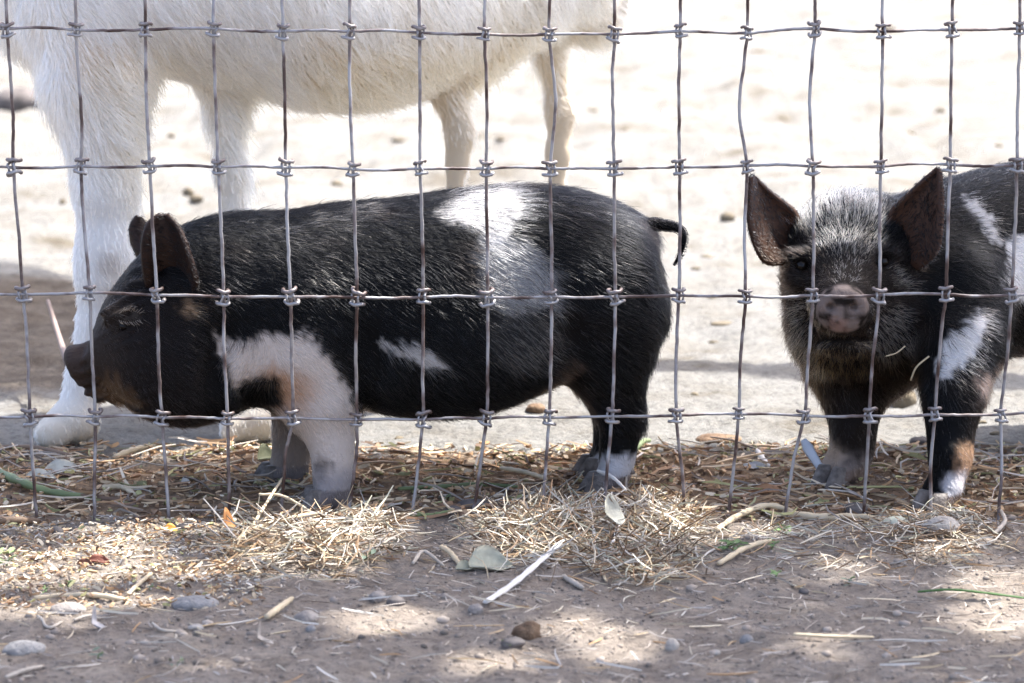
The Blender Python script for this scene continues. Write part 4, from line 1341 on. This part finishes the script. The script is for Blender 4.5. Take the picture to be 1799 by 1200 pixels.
# gravel: one mesh of little stones
def rock(seed, sub=2, rough=0.25):
    import bmesh
    bm = bmesh.new()
    bmesh.ops.create_icosphere(bm, subdivisions=sub, radius=1)
    V_ = np.array([v.co[:] for v in bm.verts]); F_ = [[v.index for v in f.verts] for f in bm.faces]
    bm.free()
    V_ = V_ * (1 + rough * 2 * fbm(V_ * 1.1 + seed * 7.7, seed, 3))[:, None]
    return V_, F_
base_rocks = [rock(k, 1, 0.35) for k in range(5)]
VV, FF, CC = [], [], []
xy = in_px(5200, -60, 1860, 900, 1250)
off = 0
for k, (x, y) in enumerate(xy):
    v, f = base_rocks[k % 5]
    s = rng.uniform(0.0006, 0.0017) * (2.6 if rng.random() < 0.035 else 1)
    R_ = Matrix.Rotation(rng.uniform(0, 6.28), 3, 'Z')
    v = (v * np.array((1.2, 0.9, 0.75)) * s) @ np.array(R_).T + np.array((x, y, float(gz(x, y)) + s * 0.15))
    VV.append(v); FF.extend([[i + off for i in q] for q in f]); off += len(v)
    CC.append(np.tile(np.array((0.285, 0.24, 0.198)) * rng.uniform(0.5, 1.45), (len(v), 1)))
o = mesh_obj('gravel', np.vstack(VV), FF, attr_mat('gravel_stone', 0.9, 0.2), None, True, np.vstack(CC))
tag(o, 'tiny stones and grit scattered over the soil', 'gravel', kind='stuff')

# ------------------------------------------------------------------ single stones, stems, leaves
STONES = {'grey': simple_mat('grey_stone', (0.20, 0.175, 0.155), (0.33, 0.295, 0.265), 0.9, 120, 1.0),
          'pale': simple_mat('pale_stone', (0.29, 0.255, 0.22), (0.44, 0.40, 0.35), 0.85, 110, 0.9),
          'dark': simple_mat('dark_stone', (0.075, 0.065, 0.06), (0.16, 0.14, 0.13), 0.85, 60, 0.6),
          'blue': simple_mat('blue_grey_stone', (0.20, 0.19, 0.18), (0.31, 0.295, 0.28), 0.9, 120, 1.0),
          'green': simple_mat('greenish_stone', (0.40, 0.41, 0.31), (0.55, 0.55, 0.44), 0.75, 60, 0.4),
          'brown': simple_mat('brown_clod', (0.10, 0.06, 0.035), (0.24, 0.16, 0.10), 0.95, 90, 1.0, dist=0.004),
          'tan': simple_mat('tan_clod', (0.12, 0.095, 0.06), (0.19, 0.16, 0.115), 0.95, 50, 0.8, dist=0.004)}
def stone(px, py, w, h, kind, label, cat='stone', name='stone', seed=1, depth=None, rough=0.30, group=None, lift=0.35):
    """w, h: size in pixels at that spot"""
    p = gp(px, py + h * 0.35)
    k = np.linalg.norm(p - CAM) / FPX
    v, f = rock(seed, 3, rough)
    v = v / np.abs(v).max(0)
    sx, sz = w * k / 2, h * k / 2
    v = v * np.array((sx, (depth or 0.8) * sx, sz))
    o = mesh_obj(name, v, f, STONES[kind])
    o.location = (p[0], p[1] + 0.3 * sx, p[2] + sz * lift)
    o.rotation_euler = (0, 0, seed * 0.3 % 0.5)
    return tag(o, label, cat, group)
stone(1654, 925, 72, 46, 'pale', 'round pale stone set in straw below the right hoof of the right piglet', seed=3, rough=0.12)
stone(1574, 917, 48, 30, 'green', 'small greenish white stone beside the fallen stalk at the fence foot', seed=5, rough=0.12)
stone(1181, 1131, 26, 30, 'pale', 'smooth white oval pebble alone on the grey soil', 'pebble', 'pebble', seed=6, rough=0.05)
stone(540, 1082, 46, 26, 'grey', 'flat grey stone with a small pebble below it', seed=8)
stone(546, 1104, 18, 16, 'blue', 'little bluish pebble just below a flat grey stone', 'pebble', 'pebble', seed=9, rough=0.1)
stone(664, 1048, 34, 26, 'grey', 'grey stone left in a pair near the middle', seed=10)
stone(694, 1054, 38, 24, 'dark', 'darker grey stone right in a pair near the middle', seed=11)
stone(342, 1054, 84, 34, 'blue', 'broad flat grey stone bedded in the soil below the sunlit chaff', seed=12, rough=0.3, lift=0.0)
stone(40, 1132, 80, 38, 'blue', 'wide flat stone bedded in the soil at the lower left corner', seed=13, rough=0.3, lift=0.0)
stone(120, 1066, 66, 26, 'grey', 'low grey stone along the lower edge of the chaff', seed=14, rough=0.3, lift=0.0)
stone(832, 886, 66, 26, 'dark', 'long dark stone at the fence foot left of the wide straw heap', seed=15, rough=0.12, depth=0.5)
stone(797, 893, 32, 20, 'dark', 'small dark stone touching the long dark stone', seed=16)
stone(1504, 893, 44, 28, 'dark', 'dark rounded stone behind the fence between the right piglet\'s front feet', seed=17)
stone(836, 1072, 30, 24, 'grey', 'small grey stone at the lower end of the white stem', seed=18)
stone(343, 1101, 30, 14, 'pale', 'small pale flat stone low on the left', seed=19)
stone(1312, 1122, 26, 22, 'blue', 'bluish pebble on open soil near the lower right', 'pebble', 'pebble', seed=20)
stone(1256, 1146, 22, 12, 'pale', 'tiny pale sliver of stone near the lower right', 'pebble', 'pebble', seed=21)
stone(1412, 1038, 20, 14, 'dark', 'dark crumb of soil under the green weed', 'clod', 'clod', seed=22)
stone(100, 932, 24, 22, 'dark', 'dark lump at the end of the fallen stick at left', 'clod', 'clod', seed=23)
# clump of dried dung or leaf mould
stone(928, 1106, 62, 44, 'brown', 'crumbly rust brown clump on the soil near the bottom middle', 'clump', 'brown_clump', seed=24, rough=0.55)
stone(900, 1128, 46, 22, 'dark', 'dark crumb at the left end of the rust brown clump', 'clump', 'brown_clump', seed=25, rough=0.45)
stone(1590, 692, 46, 48, 'tan', 'tan rounded lump seen between the right piglet\'s front legs', 'clod', 'clod', seed=26)
stone(1278, 386, 28, 20, 'tan', 'round tan stone on bright ground between the two piglets', seed=27, rough=0.12)
stone(940, 716, 40, 22, 'brown', 'brown lump on the bright ground under the left piglet\'s belly', 'clod', 'clod', seed=28, rough=0.4)
stone(1620, 772, 46, 22, 'dark', 'dark brown flake at the shade edge behind the right piglet\'s legs', 'clod', 'clod', seed=29, rough=0.4)
stone(1262, 770, 84, 20, 'brown', 'reddish brown slab of bark at the shade edge between the piglets', 'bark', 'bark_piece', seed=30, rough=0.3)
stone(36, 172, 96, 54, 'dark', 'dark blurred log lying far off at the upper left edge', 'log', 'log', seed=31, rough=0.15)
stone(238, 180, 26, 34, 'brown', 'dark brown lump far behind the dog\'s front legs', 'clod', 'clod', seed=32)
far_spots = [(1100, 230, 20, 9), (1265, 118, 18, 8), (1375, 190, 24, 8), (1652, 187, 22, 13), (1598, 232, 20, 12), (1570, 214, 34, 10), (1755, 272, 20, 10), (1690, 300, 26, 8), (1182, 236, 22, 8), (1404, 266, 14, 9),
             (1130, 300, 20, 7), (1240, 445, 26, 10), (1222, 470, 18, 8), (1270, 566, 44, 9), (1250, 520, 20, 6), (1235, 640, 26, 9), (1220, 690, 16, 10), (1292, 698, 22, 8), (1255, 600, 22, 7), (1212, 745, 18, 10),
             (330, 330, 22, 20), (310, 365, 26, 16), (345, 345, 28, 18), (80, 330, 12, 18), (110, 350, 12, 20), (60, 270, 26, 7), (300, 250, 18, 8), (560, 300, 24, 10), (590, 320, 26, 14), (620, 260, 30, 8),
             (700, 255, 26, 7), (775, 308, 20, 8), (880, 245, 22, 7), (900, 300, 22, 8), (1040, 190, 24, 8), (1500, 110, 26, 7), (1560, 60, 30, 7), (1620, 120, 26, 7), (1330, 90, 26, 7), (1180, 60, 30, 7), (1720, 90, 28, 7), (1460, 240, 22, 7),
             (1750, 760, 24, 9), (1575, 745, 20, 8), (1725, 740, 18, 8), (1000, 760, 24, 8), (700, 765, 20, 8), (850, 765, 16, 6), (1190, 330, 16, 7), (1230, 250, 18, 7)]
def spot_label(x, y):
    if y > 720: return 'small tan clod at the edge of the bright ground, just beyond the shade'
    if y < 140: return 'small tan clod far off at the top right on the bright ground'
    if x < 150: return 'small tan clod on bright ground left of the white dog'
    if x < 480: return 'small tan clod on bright ground between the front legs of the white dog'
    if x < 1050: return 'small tan clod on bright ground seen under the belly of the white dog'
    if y > 310 and x < 1310: return 'small tan clod on bright ground between the tail and the right piglet\'s ear'
    if x > 1550: return 'small tan clod on bright ground above the back of the right piglet'
    return 'small tan clod on bright ground above and left of the right piglet'
for k, (x, y, w, h) in enumerate(far_spots[::2] + [far_spots[q] for q in (3, 11, 13)]):
    stone(x, y, w, h, 'tan', spot_label(x, y), 'clod', 'clod', seed=40 + k, rough=0.55, lift=0.15, group='clods: ' + spot_label(x, y)[15:])

def stem_mat(name, c):
    return simple_mat(name, tuple(v * 0.82 for v in c), tuple(min(v * 1.12, 0.85) for v in c), 0.6, 45, 0.4, 160, dist=0.0006)
SM = {'white': stem_mat('white_stem', (0.76, 0.71, 0.65)), 'straw': stem_mat('straw_stem', (0.58, 0.47, 0.31)), 'green': stem_mat('green_stem', (0.16, 0.20, 0.09)), 'deep': stem_mat('grass_green', (0.055, 0.12, 0.03)),
      'brown': stem_mat('brown_twig', (0.19, 0.125, 0.08)), 'grey': stem_mat('grey_stem', (0.44, 0.38, 0.31)), 'pink': stem_mat('pinkish_stalk', (0.27, 0.20, 0.165))}
def stalk(name, pts, r, col, label, cat, flat=1.0, group=None):
    """pts: (px, py, height above soil in m); r in px (radius)"""
    P3 = [gp(x, y) + np.array((0, 0, h)) for x, y, h in pts]
    path = spline(np.array(P3), 22)
    path[:, 2] = np.maximum(path[:, 2], gz(path[:, 0], path[:, 1]) + 0.0005)
    k = np.linalg.norm(P3[0] - CAM) / FPX
    rad = r * k * np.interp(np.arange(22), [0, 3, 18, 21], [0.75, 1.05, 0.9, 0.55]) * (1 + 0.15 * np.sin(np.arange(22) * 1.7))
    v, f = tube(path, rad, 7, True, flat)
    o = mesh_obj(name, v, f, SM[col])
    return tag(o, label, cat, group)
stalk('stem', [(853, 1063, .003), (900, 1038, .005), (945, 1008, .008), (989, 975, .011)], 7.0, 'white', 'long white peeled stem lying on grey soil below the wide straw heap', 'stem', 0.6)
stalk('stalk', [(1258, 942, .002), (1300, 918, .006), (1350, 905, .008), (1400, 906, .005)], 5.5, 'straw', 'curved pale stalk leaning over the green weed at the fence foot', 'stalk')
stalk('stalk', [(1375, 909, .003), (1440, 913, .003), (1505, 915, .003), (1560, 918, .002)], 6.5, 'straw', 'thick straight stalk lying along the fence foot at right', 'stalk')
stalk('stalk', [(1262, 998, .003), (1310, 980, .004), (1355, 962, .006)], 5, 'straw', 'pale stalk lying across the green weed', 'stalk')
stalk('twig', [(-20, 925, .004), (30, 923, .004), (70, 922, .003)], 7, 'brown', 'brown stick lying at the fence foot on the far left', 'stick')
stalk('green_stalk', [(-10, 838, .006), (40, 862, .007), (90, 878, .006), (160, 886, .003)], 7, 'green', 'curved green stalk on the shaded soil at far left', 'stalk')
stalk('green_stalk', [(700, 868, .004), (770, 866, .005), (840, 860, .005), (910, 862, .004)], 4, 'green', 'thin green stalk behind the fence between straw heap and belly shadow', 'stalk')
stalk('green_stalk', [(720, 912, .003), (760, 911, .003), (800, 908, .003)], 3.5, 'green', 'short green stalk lying at the fence foot near the dark stones', 'stalk')
stalk('grass_blade', [(1612, 1047, .003), (1670, 1052, .005), (1730, 1054, .005), (1810, 1062, .002)], 5, 'deep', 'long dark green grass blade on the soil at the right edge', 'grass blade', 0.4)
stalk('stem', [(468, 1092, .003), (490, 1078, .004), (514, 1063, .003)], 6, 'straw', 'short thick straw stem left of the flat grey stone', 'stem')
stalk('stem', [(990, 1018, .002), (1010, 1030, .002), (1025, 1036, .002)], 5, 'grey', 'short blunt stem to the right of the long white stem', 'stem')
stalk('stem', [(200, 812, .004), (240, 800, .005), (285, 788, .003)], 6, 'straw', 'pale straight stem on the shaded soil below the left piglet\'s chin', 'stem')
stalk('stem', [(0, 792, .003), (60, 795, .004), (125, 806, .003)], 5, 'brown', 'brown stem below the white dog\'s paw', 'stem')
stalk('stem', [(180, 866, .003), (215, 868, .005), (240, 876, .002)], 5, 'straw', 'bent straw stem lying on shaded soil at left', 'stem')
stalk('stem', [(225, 1050, .002), (250, 1030, .004), (275, 1008, .003)], 4, 'straw', 'slanting straw stem at the right edge of the chaff', 'stem')
stalk('stem', [(60, 1055, .003), (130, 1048, .003), (180, 1052, .003), (230, 1062, .002)], 5, 'straw', 'long pale stem along the lower edge of the chaff', 'stem')
stalk('stem', [(65, 1085, .002), (85, 1098, .002), (110, 1097, .002)], 3, 'grey', 'bent grey stem on the soil at lower left', 'stem')
stalk('stem', [(130, 1098, .002), (150, 1090, .003), (165, 1084, .002)], 3, 'grey', 'pale stem on the soil at lower left, left of the upright husk', 'stem')
stalk('stem', [(10, 1195, .002), (45, 1185, .003), (75, 1176, .002)], 4, 'grey', 'thin grey stem in the bottom left corner', 'stem')
stalk('stem', [(268, 1100, .002), (285, 1112, .002), (318, 1108, .002)], 3, 'grey', 'pale crossed stem left of the middle on grey soil', 'stem')
stalk('stem', [(725, 990, .002), (745, 980, .005), (780, 1000, .003)], 3.5, 'grey', 'thin bent stem left of the curled leaf', 'stem')
stalk('stem', [(775, 970, .004), (790, 982, .005), (808, 995, .002)], 5, 'straw', 'stubby pale stem leading to the curled leaf', 'stem')
stalk('stem', [(1395, 1122, .003), (1455, 1130, .004), (1535, 1122, .003)], 5, 'straw', 'long flat straw stem near the bottom right', 'stem', 0.6)
stalk('stem', [(1330, 808, .004), (1345, 822, .004), (1350, 830, .002)], 5, 'white', 'short whitish stem on shaded soil between the piglets', 'stem')
stalk('stem', [(1490, 955, .002), (1440, 1000, .003)], 3.5, 'grey', 'thin slanting stem below the thick stalk', 'stem') if False else None
stalk('stem', [(560, 938, .016), (500, 948, .016), (440, 960, .012), (400, 978, .005)], 4, 'straw', 'thick straw stem lying across the sunlit straw heap', 'stem')
stalk('stem', [(440, 955, .010), (470, 925, .020), (498, 905, .030)], 2.8, 'straw', 'straw stem sticking up from the sunlit straw heap', 'stem')
stalk('stem', [(455, 915, .020), (500, 918, .020), (560, 935, .012)], 2.6, 'straw', 'reddish straw stem bridging the top of the sunlit straw heap', 'stem')
stalk('stem', [(560, 898, .022), (620, 940, .010)], 3.5, 'straw', 'straw stem running down the right side of the sunlit straw heap', 'stem') if False else None
stalk('stem', [(880, 846, .012), (920, 868, .018), (960, 890, .022)], 4, 'straw', 'long straw stem sticking up at the left top of the wide heap', 'stem')
stalk('stem', [(1050, 868, .020), (1075, 882, .020), (1100, 898, .016)], 3.2, 'white', 'pale straw stem at the hind hooves of the left piglet', 'stem')
stalk('stem', [(1022, 925, .014), (1040, 950, .012), (1045, 975, .006)], 3, 'white', 'whitish straw stem running down the middle of the wide heap', 'stem')
stalk('stem', [(1070, 985, .006), (1085, 960, .010), (1092, 945, .012)], 2.8, 'white', 'pale stem right of the oval leaf in the wide heap', 'stem')
stalk('stem', [(1000, 965, .010), (1040, 985, .004), (1065, 1025, .002)], 3.5, 'straw', 'straw stem spilling forward from the wide heap', 'stem')
stalk('stem', [(1178, 912, .014), (1188, 925, .012), (1192, 935, .008)], 4, 'straw', 'upright stub of straw at the right end of the wide heap', 'stem')
stalk('stem', [(1745, 945, .003), (1765, 930, .006), (1758, 905, .006)], 4, 'grey', 'bent grey stem right of the round pale stone', 'stem')
stalk('stem', [(1115, 800, .003), (1130, 790, .006), (1142, 782, .004)], 5, 'green', 'greenish stem behind the hind hooves of the left piglet', 'stem')
# stalk that stands behind the dog's paw
p0, p1, p2 = P(120, 645, 0.42), P(103, 590, 0.50), P(84, 528, 0.56)
base_ = gp(128, 690)
v, f = tube(spline(np.array([base_, p0, p1, p2]), 18), np.linspace(0.0042, 0.0018, 18), 7)
tag(mesh_obj('bent_stalk', v, f, SM['pink']), 'pinkish pale bent stalk leaning up behind the snout of the left piglet', 'stalk')

# curled leaves
def leaf(px, py, w, h, col, label, ang=0.0, curl=0.35, seed=0, cat='leaf', name='leaf', lift=0.0, tilt=0.5):
    p = gp(px, py + h * 0.4)
    k = np.linalg.norm(p - CAM) / FPX
    L_, Wd = w * k, h * k * 1.6
    nu, nv = 15, 9
    u = np.linspace(0, 1, nu)[:, None]; vv = np.linspace(-1, 1, nv)[None, :]
    prof_ = np.sin(np.pi * np.clip(u, 0.02, 0.985)) ** 0.7 * (0.75 + 0.35 * (1 - u))
    x = (u - 0.5) * L_ + 0 * vv
    y = vv * prof_ * Wd / 2
    z = np.abs(vv) ** 1.6 * prof_ * Wd * curl + np.sin(u * 5 + seed) * L_ * 0.05 + 0.02 * L_ * np.sin(vv * 7 + u * 9 + seed)
    S = np.stack([x + 0 * z, y + 0 * z, z], -1)
    S = S + np.stack([0 * z, 0 * z, 0.02 * L_ * np.cos(u * 40) * (1 - np.abs(vv))], -1)
    R_ = np.array(Matrix.Rotation(ang, 3, 'Z') @ Matrix.Rotation(tilt, 3, 'X'))
    S = S.reshape(-1, 3) @ R_.T
    S[:, 2] -= S[:, 2].min()
    th = np.array((0, 0, 0.0006))
    V_ = np.vstack([S, S + th]); n_ = nu * nv
    F_ = []
    for i in range(nu - 1):
        for j in range(nv - 1):
            a = i * nv + j
            F_ += [[a, a + 1, a + nv + 1, a + nv], [n_ + a, n_ + a + nv, n_ + a + nv + 1, n_ + a + 1]]
    for i in range(nu - 1):
        a, b_ = i * nv, i * nv + nv - 1
        F_ += [[a, a + nv, n_ + a + nv, n_ + a], [b_, n_ + b_, n_ + b_ + nv, b_ + nv]]
    o = mesh_obj(name, V_, F_, simple_mat('leaf_surface', tuple(c * 0.8 for c in col), tuple(c * 1.15 for c in col), 0.65, 120, 0.5, 400, dist=0.0006))
    o.location = (p[0], p[1], p[2] + lift)
    return tag(o, label, cat)
leaf(862, 985, 82, 44, (0.38, 0.37, 0.28), 'curled grey-green dry leaf on the soil before the wide straw heap', 0.35, 0.35, 1)
leaf(818, 997, 40, 16, (0.36, 0.35, 0.26), 'narrow curled leaf piece at the left tip of the curled dry leaf', 0.5, 0.5, 2)
leaf(1076, 930, 42, 40, (0.44, 0.42, 0.34), 'pale oval dry leaf standing in the wide straw heap', 0.9, 0.2, 3, lift=0.014, tilt=1.0)
leaf(108, 826, 70, 24, (0.66, 0.64, 0.55), 'torn whitish leaf scrap on the shaded soil at left', 0.2, 0.4, 4)
leaf(70, 835, 60, 14, (0.60, 0.56, 0.46), 'narrow pale leaf scrap next to the torn whitish leaf', -0.3, 0.4, 5)
leaf(326, 845, 16, 12, (0.7, 0.68, 0.62), 'tiny white scrap on shaded soil below the left piglet\'s jaw', 0, 0.4, 6)
leaf(470, 800, 40, 30, (0.34, 0.36, 0.22), 'greyish green leaf behind the far forefoot of the left piglet', 0.6, 0.4, 7)
_g = gp(1448, 850)
v, f = tube(spline(np.array([_g, P(1440, 822, _g[1]), P(1424, 795, _g[1] + .004), P(1411, 772, _g[1] + .008)]), 16), np.interp(np.arange(16), [0, 6, 12, 15], [0.0012, 0.0032, 0.0046, 0.0022]), 8, True, 0.35)
tag(mesh_obj('husk', v, f, stem_mat('bluish_husk', (0.46, 0.49, 0.53))), 'bluish white curled husk standing left of the right piglet\'s forefoot', 'husk')
leaf(1328, 820, 46, 12, (0.56, 0.56, 0.55), 'flat whitish husk on the shaded soil between the piglets', -0.4, 0.3, 9, 'husk', 'husk')
leaf(1345, 862, 60, 16, (0.38, 0.20, 0.10), 'reddish brown dry leaf on shaded soil between the piglets', -0.2, 0.3, 10)
leaf(300, 930, 26, 14, (0.62, 0.30, 0.06), 'small orange leaf on the sunlit chaff', 0.3, 0.4, 11)
leaf(405, 925, 34, 34, (0.34, 0.16, 0.06), 'rust brown leaf on the left side of the sunlit straw heap', 1.0, 0.5, 12, lift=0.004)
leaf(175, 985, 40, 14, (0.16, 0.05, 0.03), 'dark red leaf scrap in the middle of the chaff', 0.2, 0.4, 13)
leaf(150, 992, 30, 12, (0.12, 0.05, 0.03), 'dark brown leaf scrap left of the dark red scrap', -0.3, 0.4, 14)
leaf(165, 1092, 18, 34, (0.52, 0.48, 0.46), 'upright pale husk on the soil at lower left', 1.2, 0.4, 15, 'husk', 'husk', 0, 1.0)
leaf(455, 1118, 16, 30, (0.46, 0.40, 0.34), 'small upright dry pod below the thick straw stem', 1.3, 0.4, 16, 'pod', 'pod', 0, 1.0)

# green weeds: a stem with its leaves
WEED = {k_: simple_mat('weed_leaf_' + k_, c1_, c2_, 0.55, 80, 0.3) for k_, c1_, c2_ in (('mid', (0.05, 0.10, 0.03), (0.13, 0.21, 0.07)), ('pale', (0.14, 0.24, 0.08), (0.26, 0.36, 0.14)), ('blue', (0.09, 0.13, 0.09), (0.18, 0.22, 0.16)))}
lv = np.array([(0, 0, 0), (0.35, -0.16, 0.05), (0.35, 0.16, 0.05), (0.75, -0.13, 0.04), (0.75, 0.13, 0.04), (1, 0, -0.04), (0.35, 0, 0), (0.75, 0, 0)])
lf_ = [[0, 1, 6], [0, 6, 2], [1, 3, 7, 6], [6, 7, 4, 2], [3, 5, 7], [7, 5, 4]]
leaf_meshes = {}
for k_, m_ in WEED.items():
    me = bpy.data.meshes.new('leaf'); me.from_pydata(lv.tolist(), [], lf_); me.materials.append(m_); leaf_meshes[k_] = me
def weed(px, py, size, nleaf, kind, label, spread=1.0):
    p = gp(px, py)
    k = np.linalg.norm(p - CAM) / FPX
    r_ = empty('green_weed', p)
    tag(r_, label, 'weed', 'green weeds in the litter')
    v, f = tube(spline([(0, 0, -0.002), (0.1 * size * k, 0, size * k * 0.2), (0.3 * size * k, 0, size * k * 0.3)], 6) + p, 0.0007, 5)
    mesh_obj('stem', v, f, SM['green'], r_)
    for q in range(nleaf):
        o = bpy.data.objects.new('leaf', leaf_meshes[kind]); COL.objects.link(o); o.parent = r_
        o.location = (random.uniform(-.3, .3) * size * k * spread, random.uniform(-.5, .5) * size * k * spread, random.uniform(0.02, 0.3) * size * k)
        o.rotation_euler = (random.uniform(-.6, .6), random.uniform(-.5, .3), random.uniform(0, 6.28))
        s_ = size * k * random.uniform(0.25, 0.5)
        o.scale = (s_, s_, s_)
weed(1285, 978, 60, 16, 'mid', 'low dark green weed left of the thin straw spread')
weed(1355, 975, 46, 12, 'mid', 'green weed under the pale slanting stalk')
weed(1375, 935, 44, 10, 'pale', 'yellow-green sprig below the curved pale stalk')
weed(1362, 1020, 36, 8, 'pale', 'tiny yellowish weed on the soil below the dark green weed')
weed(10, 995, 64, 10, 'pale', 'pale green leaves in sunlit chaff at the left edge')
weed(78, 1036, 24, 5, 'pale', 'tiny green sprout low in the sunlit chaff')
weed(118, 1030, 34, 6, 'pale', 'yellow-green sprout right of the tiny sprout in the chaff')
weed(262, 1040, 26, 4, 'blue', 'little blue-green shoot below the chaff\'s right end')
weed(640, 990, 60, 9, 'blue', 'faded green sprigs on the soil right of the sunlit straw heap')
weed(885, 1136, 30, 5, 'pale', 'pale green sprout at the left end of the rust brown clump')
weed(170, 1158, 40, 6, 'blue', 'small grey-green tuft near the bottom left')
weed(310, 1170, 40, 5, 'blue', 'flat dark tuft on the soil at the bottom')
weed(780, 882, 50, 8, 'blue', 'grey-green leaves beside the dark stones at the fence foot')
weed(1490, 1028, 40, 6, 'blue', 'faint blue-green sprig below the thin straw spread')

# bits of straw caught in the piglets' bristles
def bit(pts, r, label):
    path = spline(np.array([P(*q) for q in pts]), 12)
    v, f = tube(path, r, 6)
    tag(mesh_obj('straw_bit', v, f, SM['straw']), label, 'straw')
bit([(205, 690, 0.036), (225, 684, 0.031), (243, 680, 0.028)], 0.0013, 'flat straw bit stuck to the left piglet\'s chin')
bit([(222, 686, 0.030), (232, 700, 0.028), (246, 712, 0.028)], 0.0010, 'straw bit hanging down from the left piglet\'s chin')
bit([(318, 700, 0.020), (330, 704, 0.018), (341, 706, 0.018)], 0.0009, 'small straw flake on the left piglet\'s jowl')
bit([(1556, 626, 0.068), (1575, 620, 0.066), (1590, 608, 0.066)], 0.0006, 'pale straw bit on the right piglet\'s jaw')
bit([(1600, 668, 0.066), (1610, 645, 0.060), (1632, 626, 0.058)], 0.0008, 'white curved straw hanging at the right piglet\'s neck')
0 and bit([(1612, 594, 0.062), (1630, 580, 0.058), (1637, 590, 0.060), (1622, 598, 0.062)], 0.0005, 'tiny hooked straw by the right piglet\'s cheek')
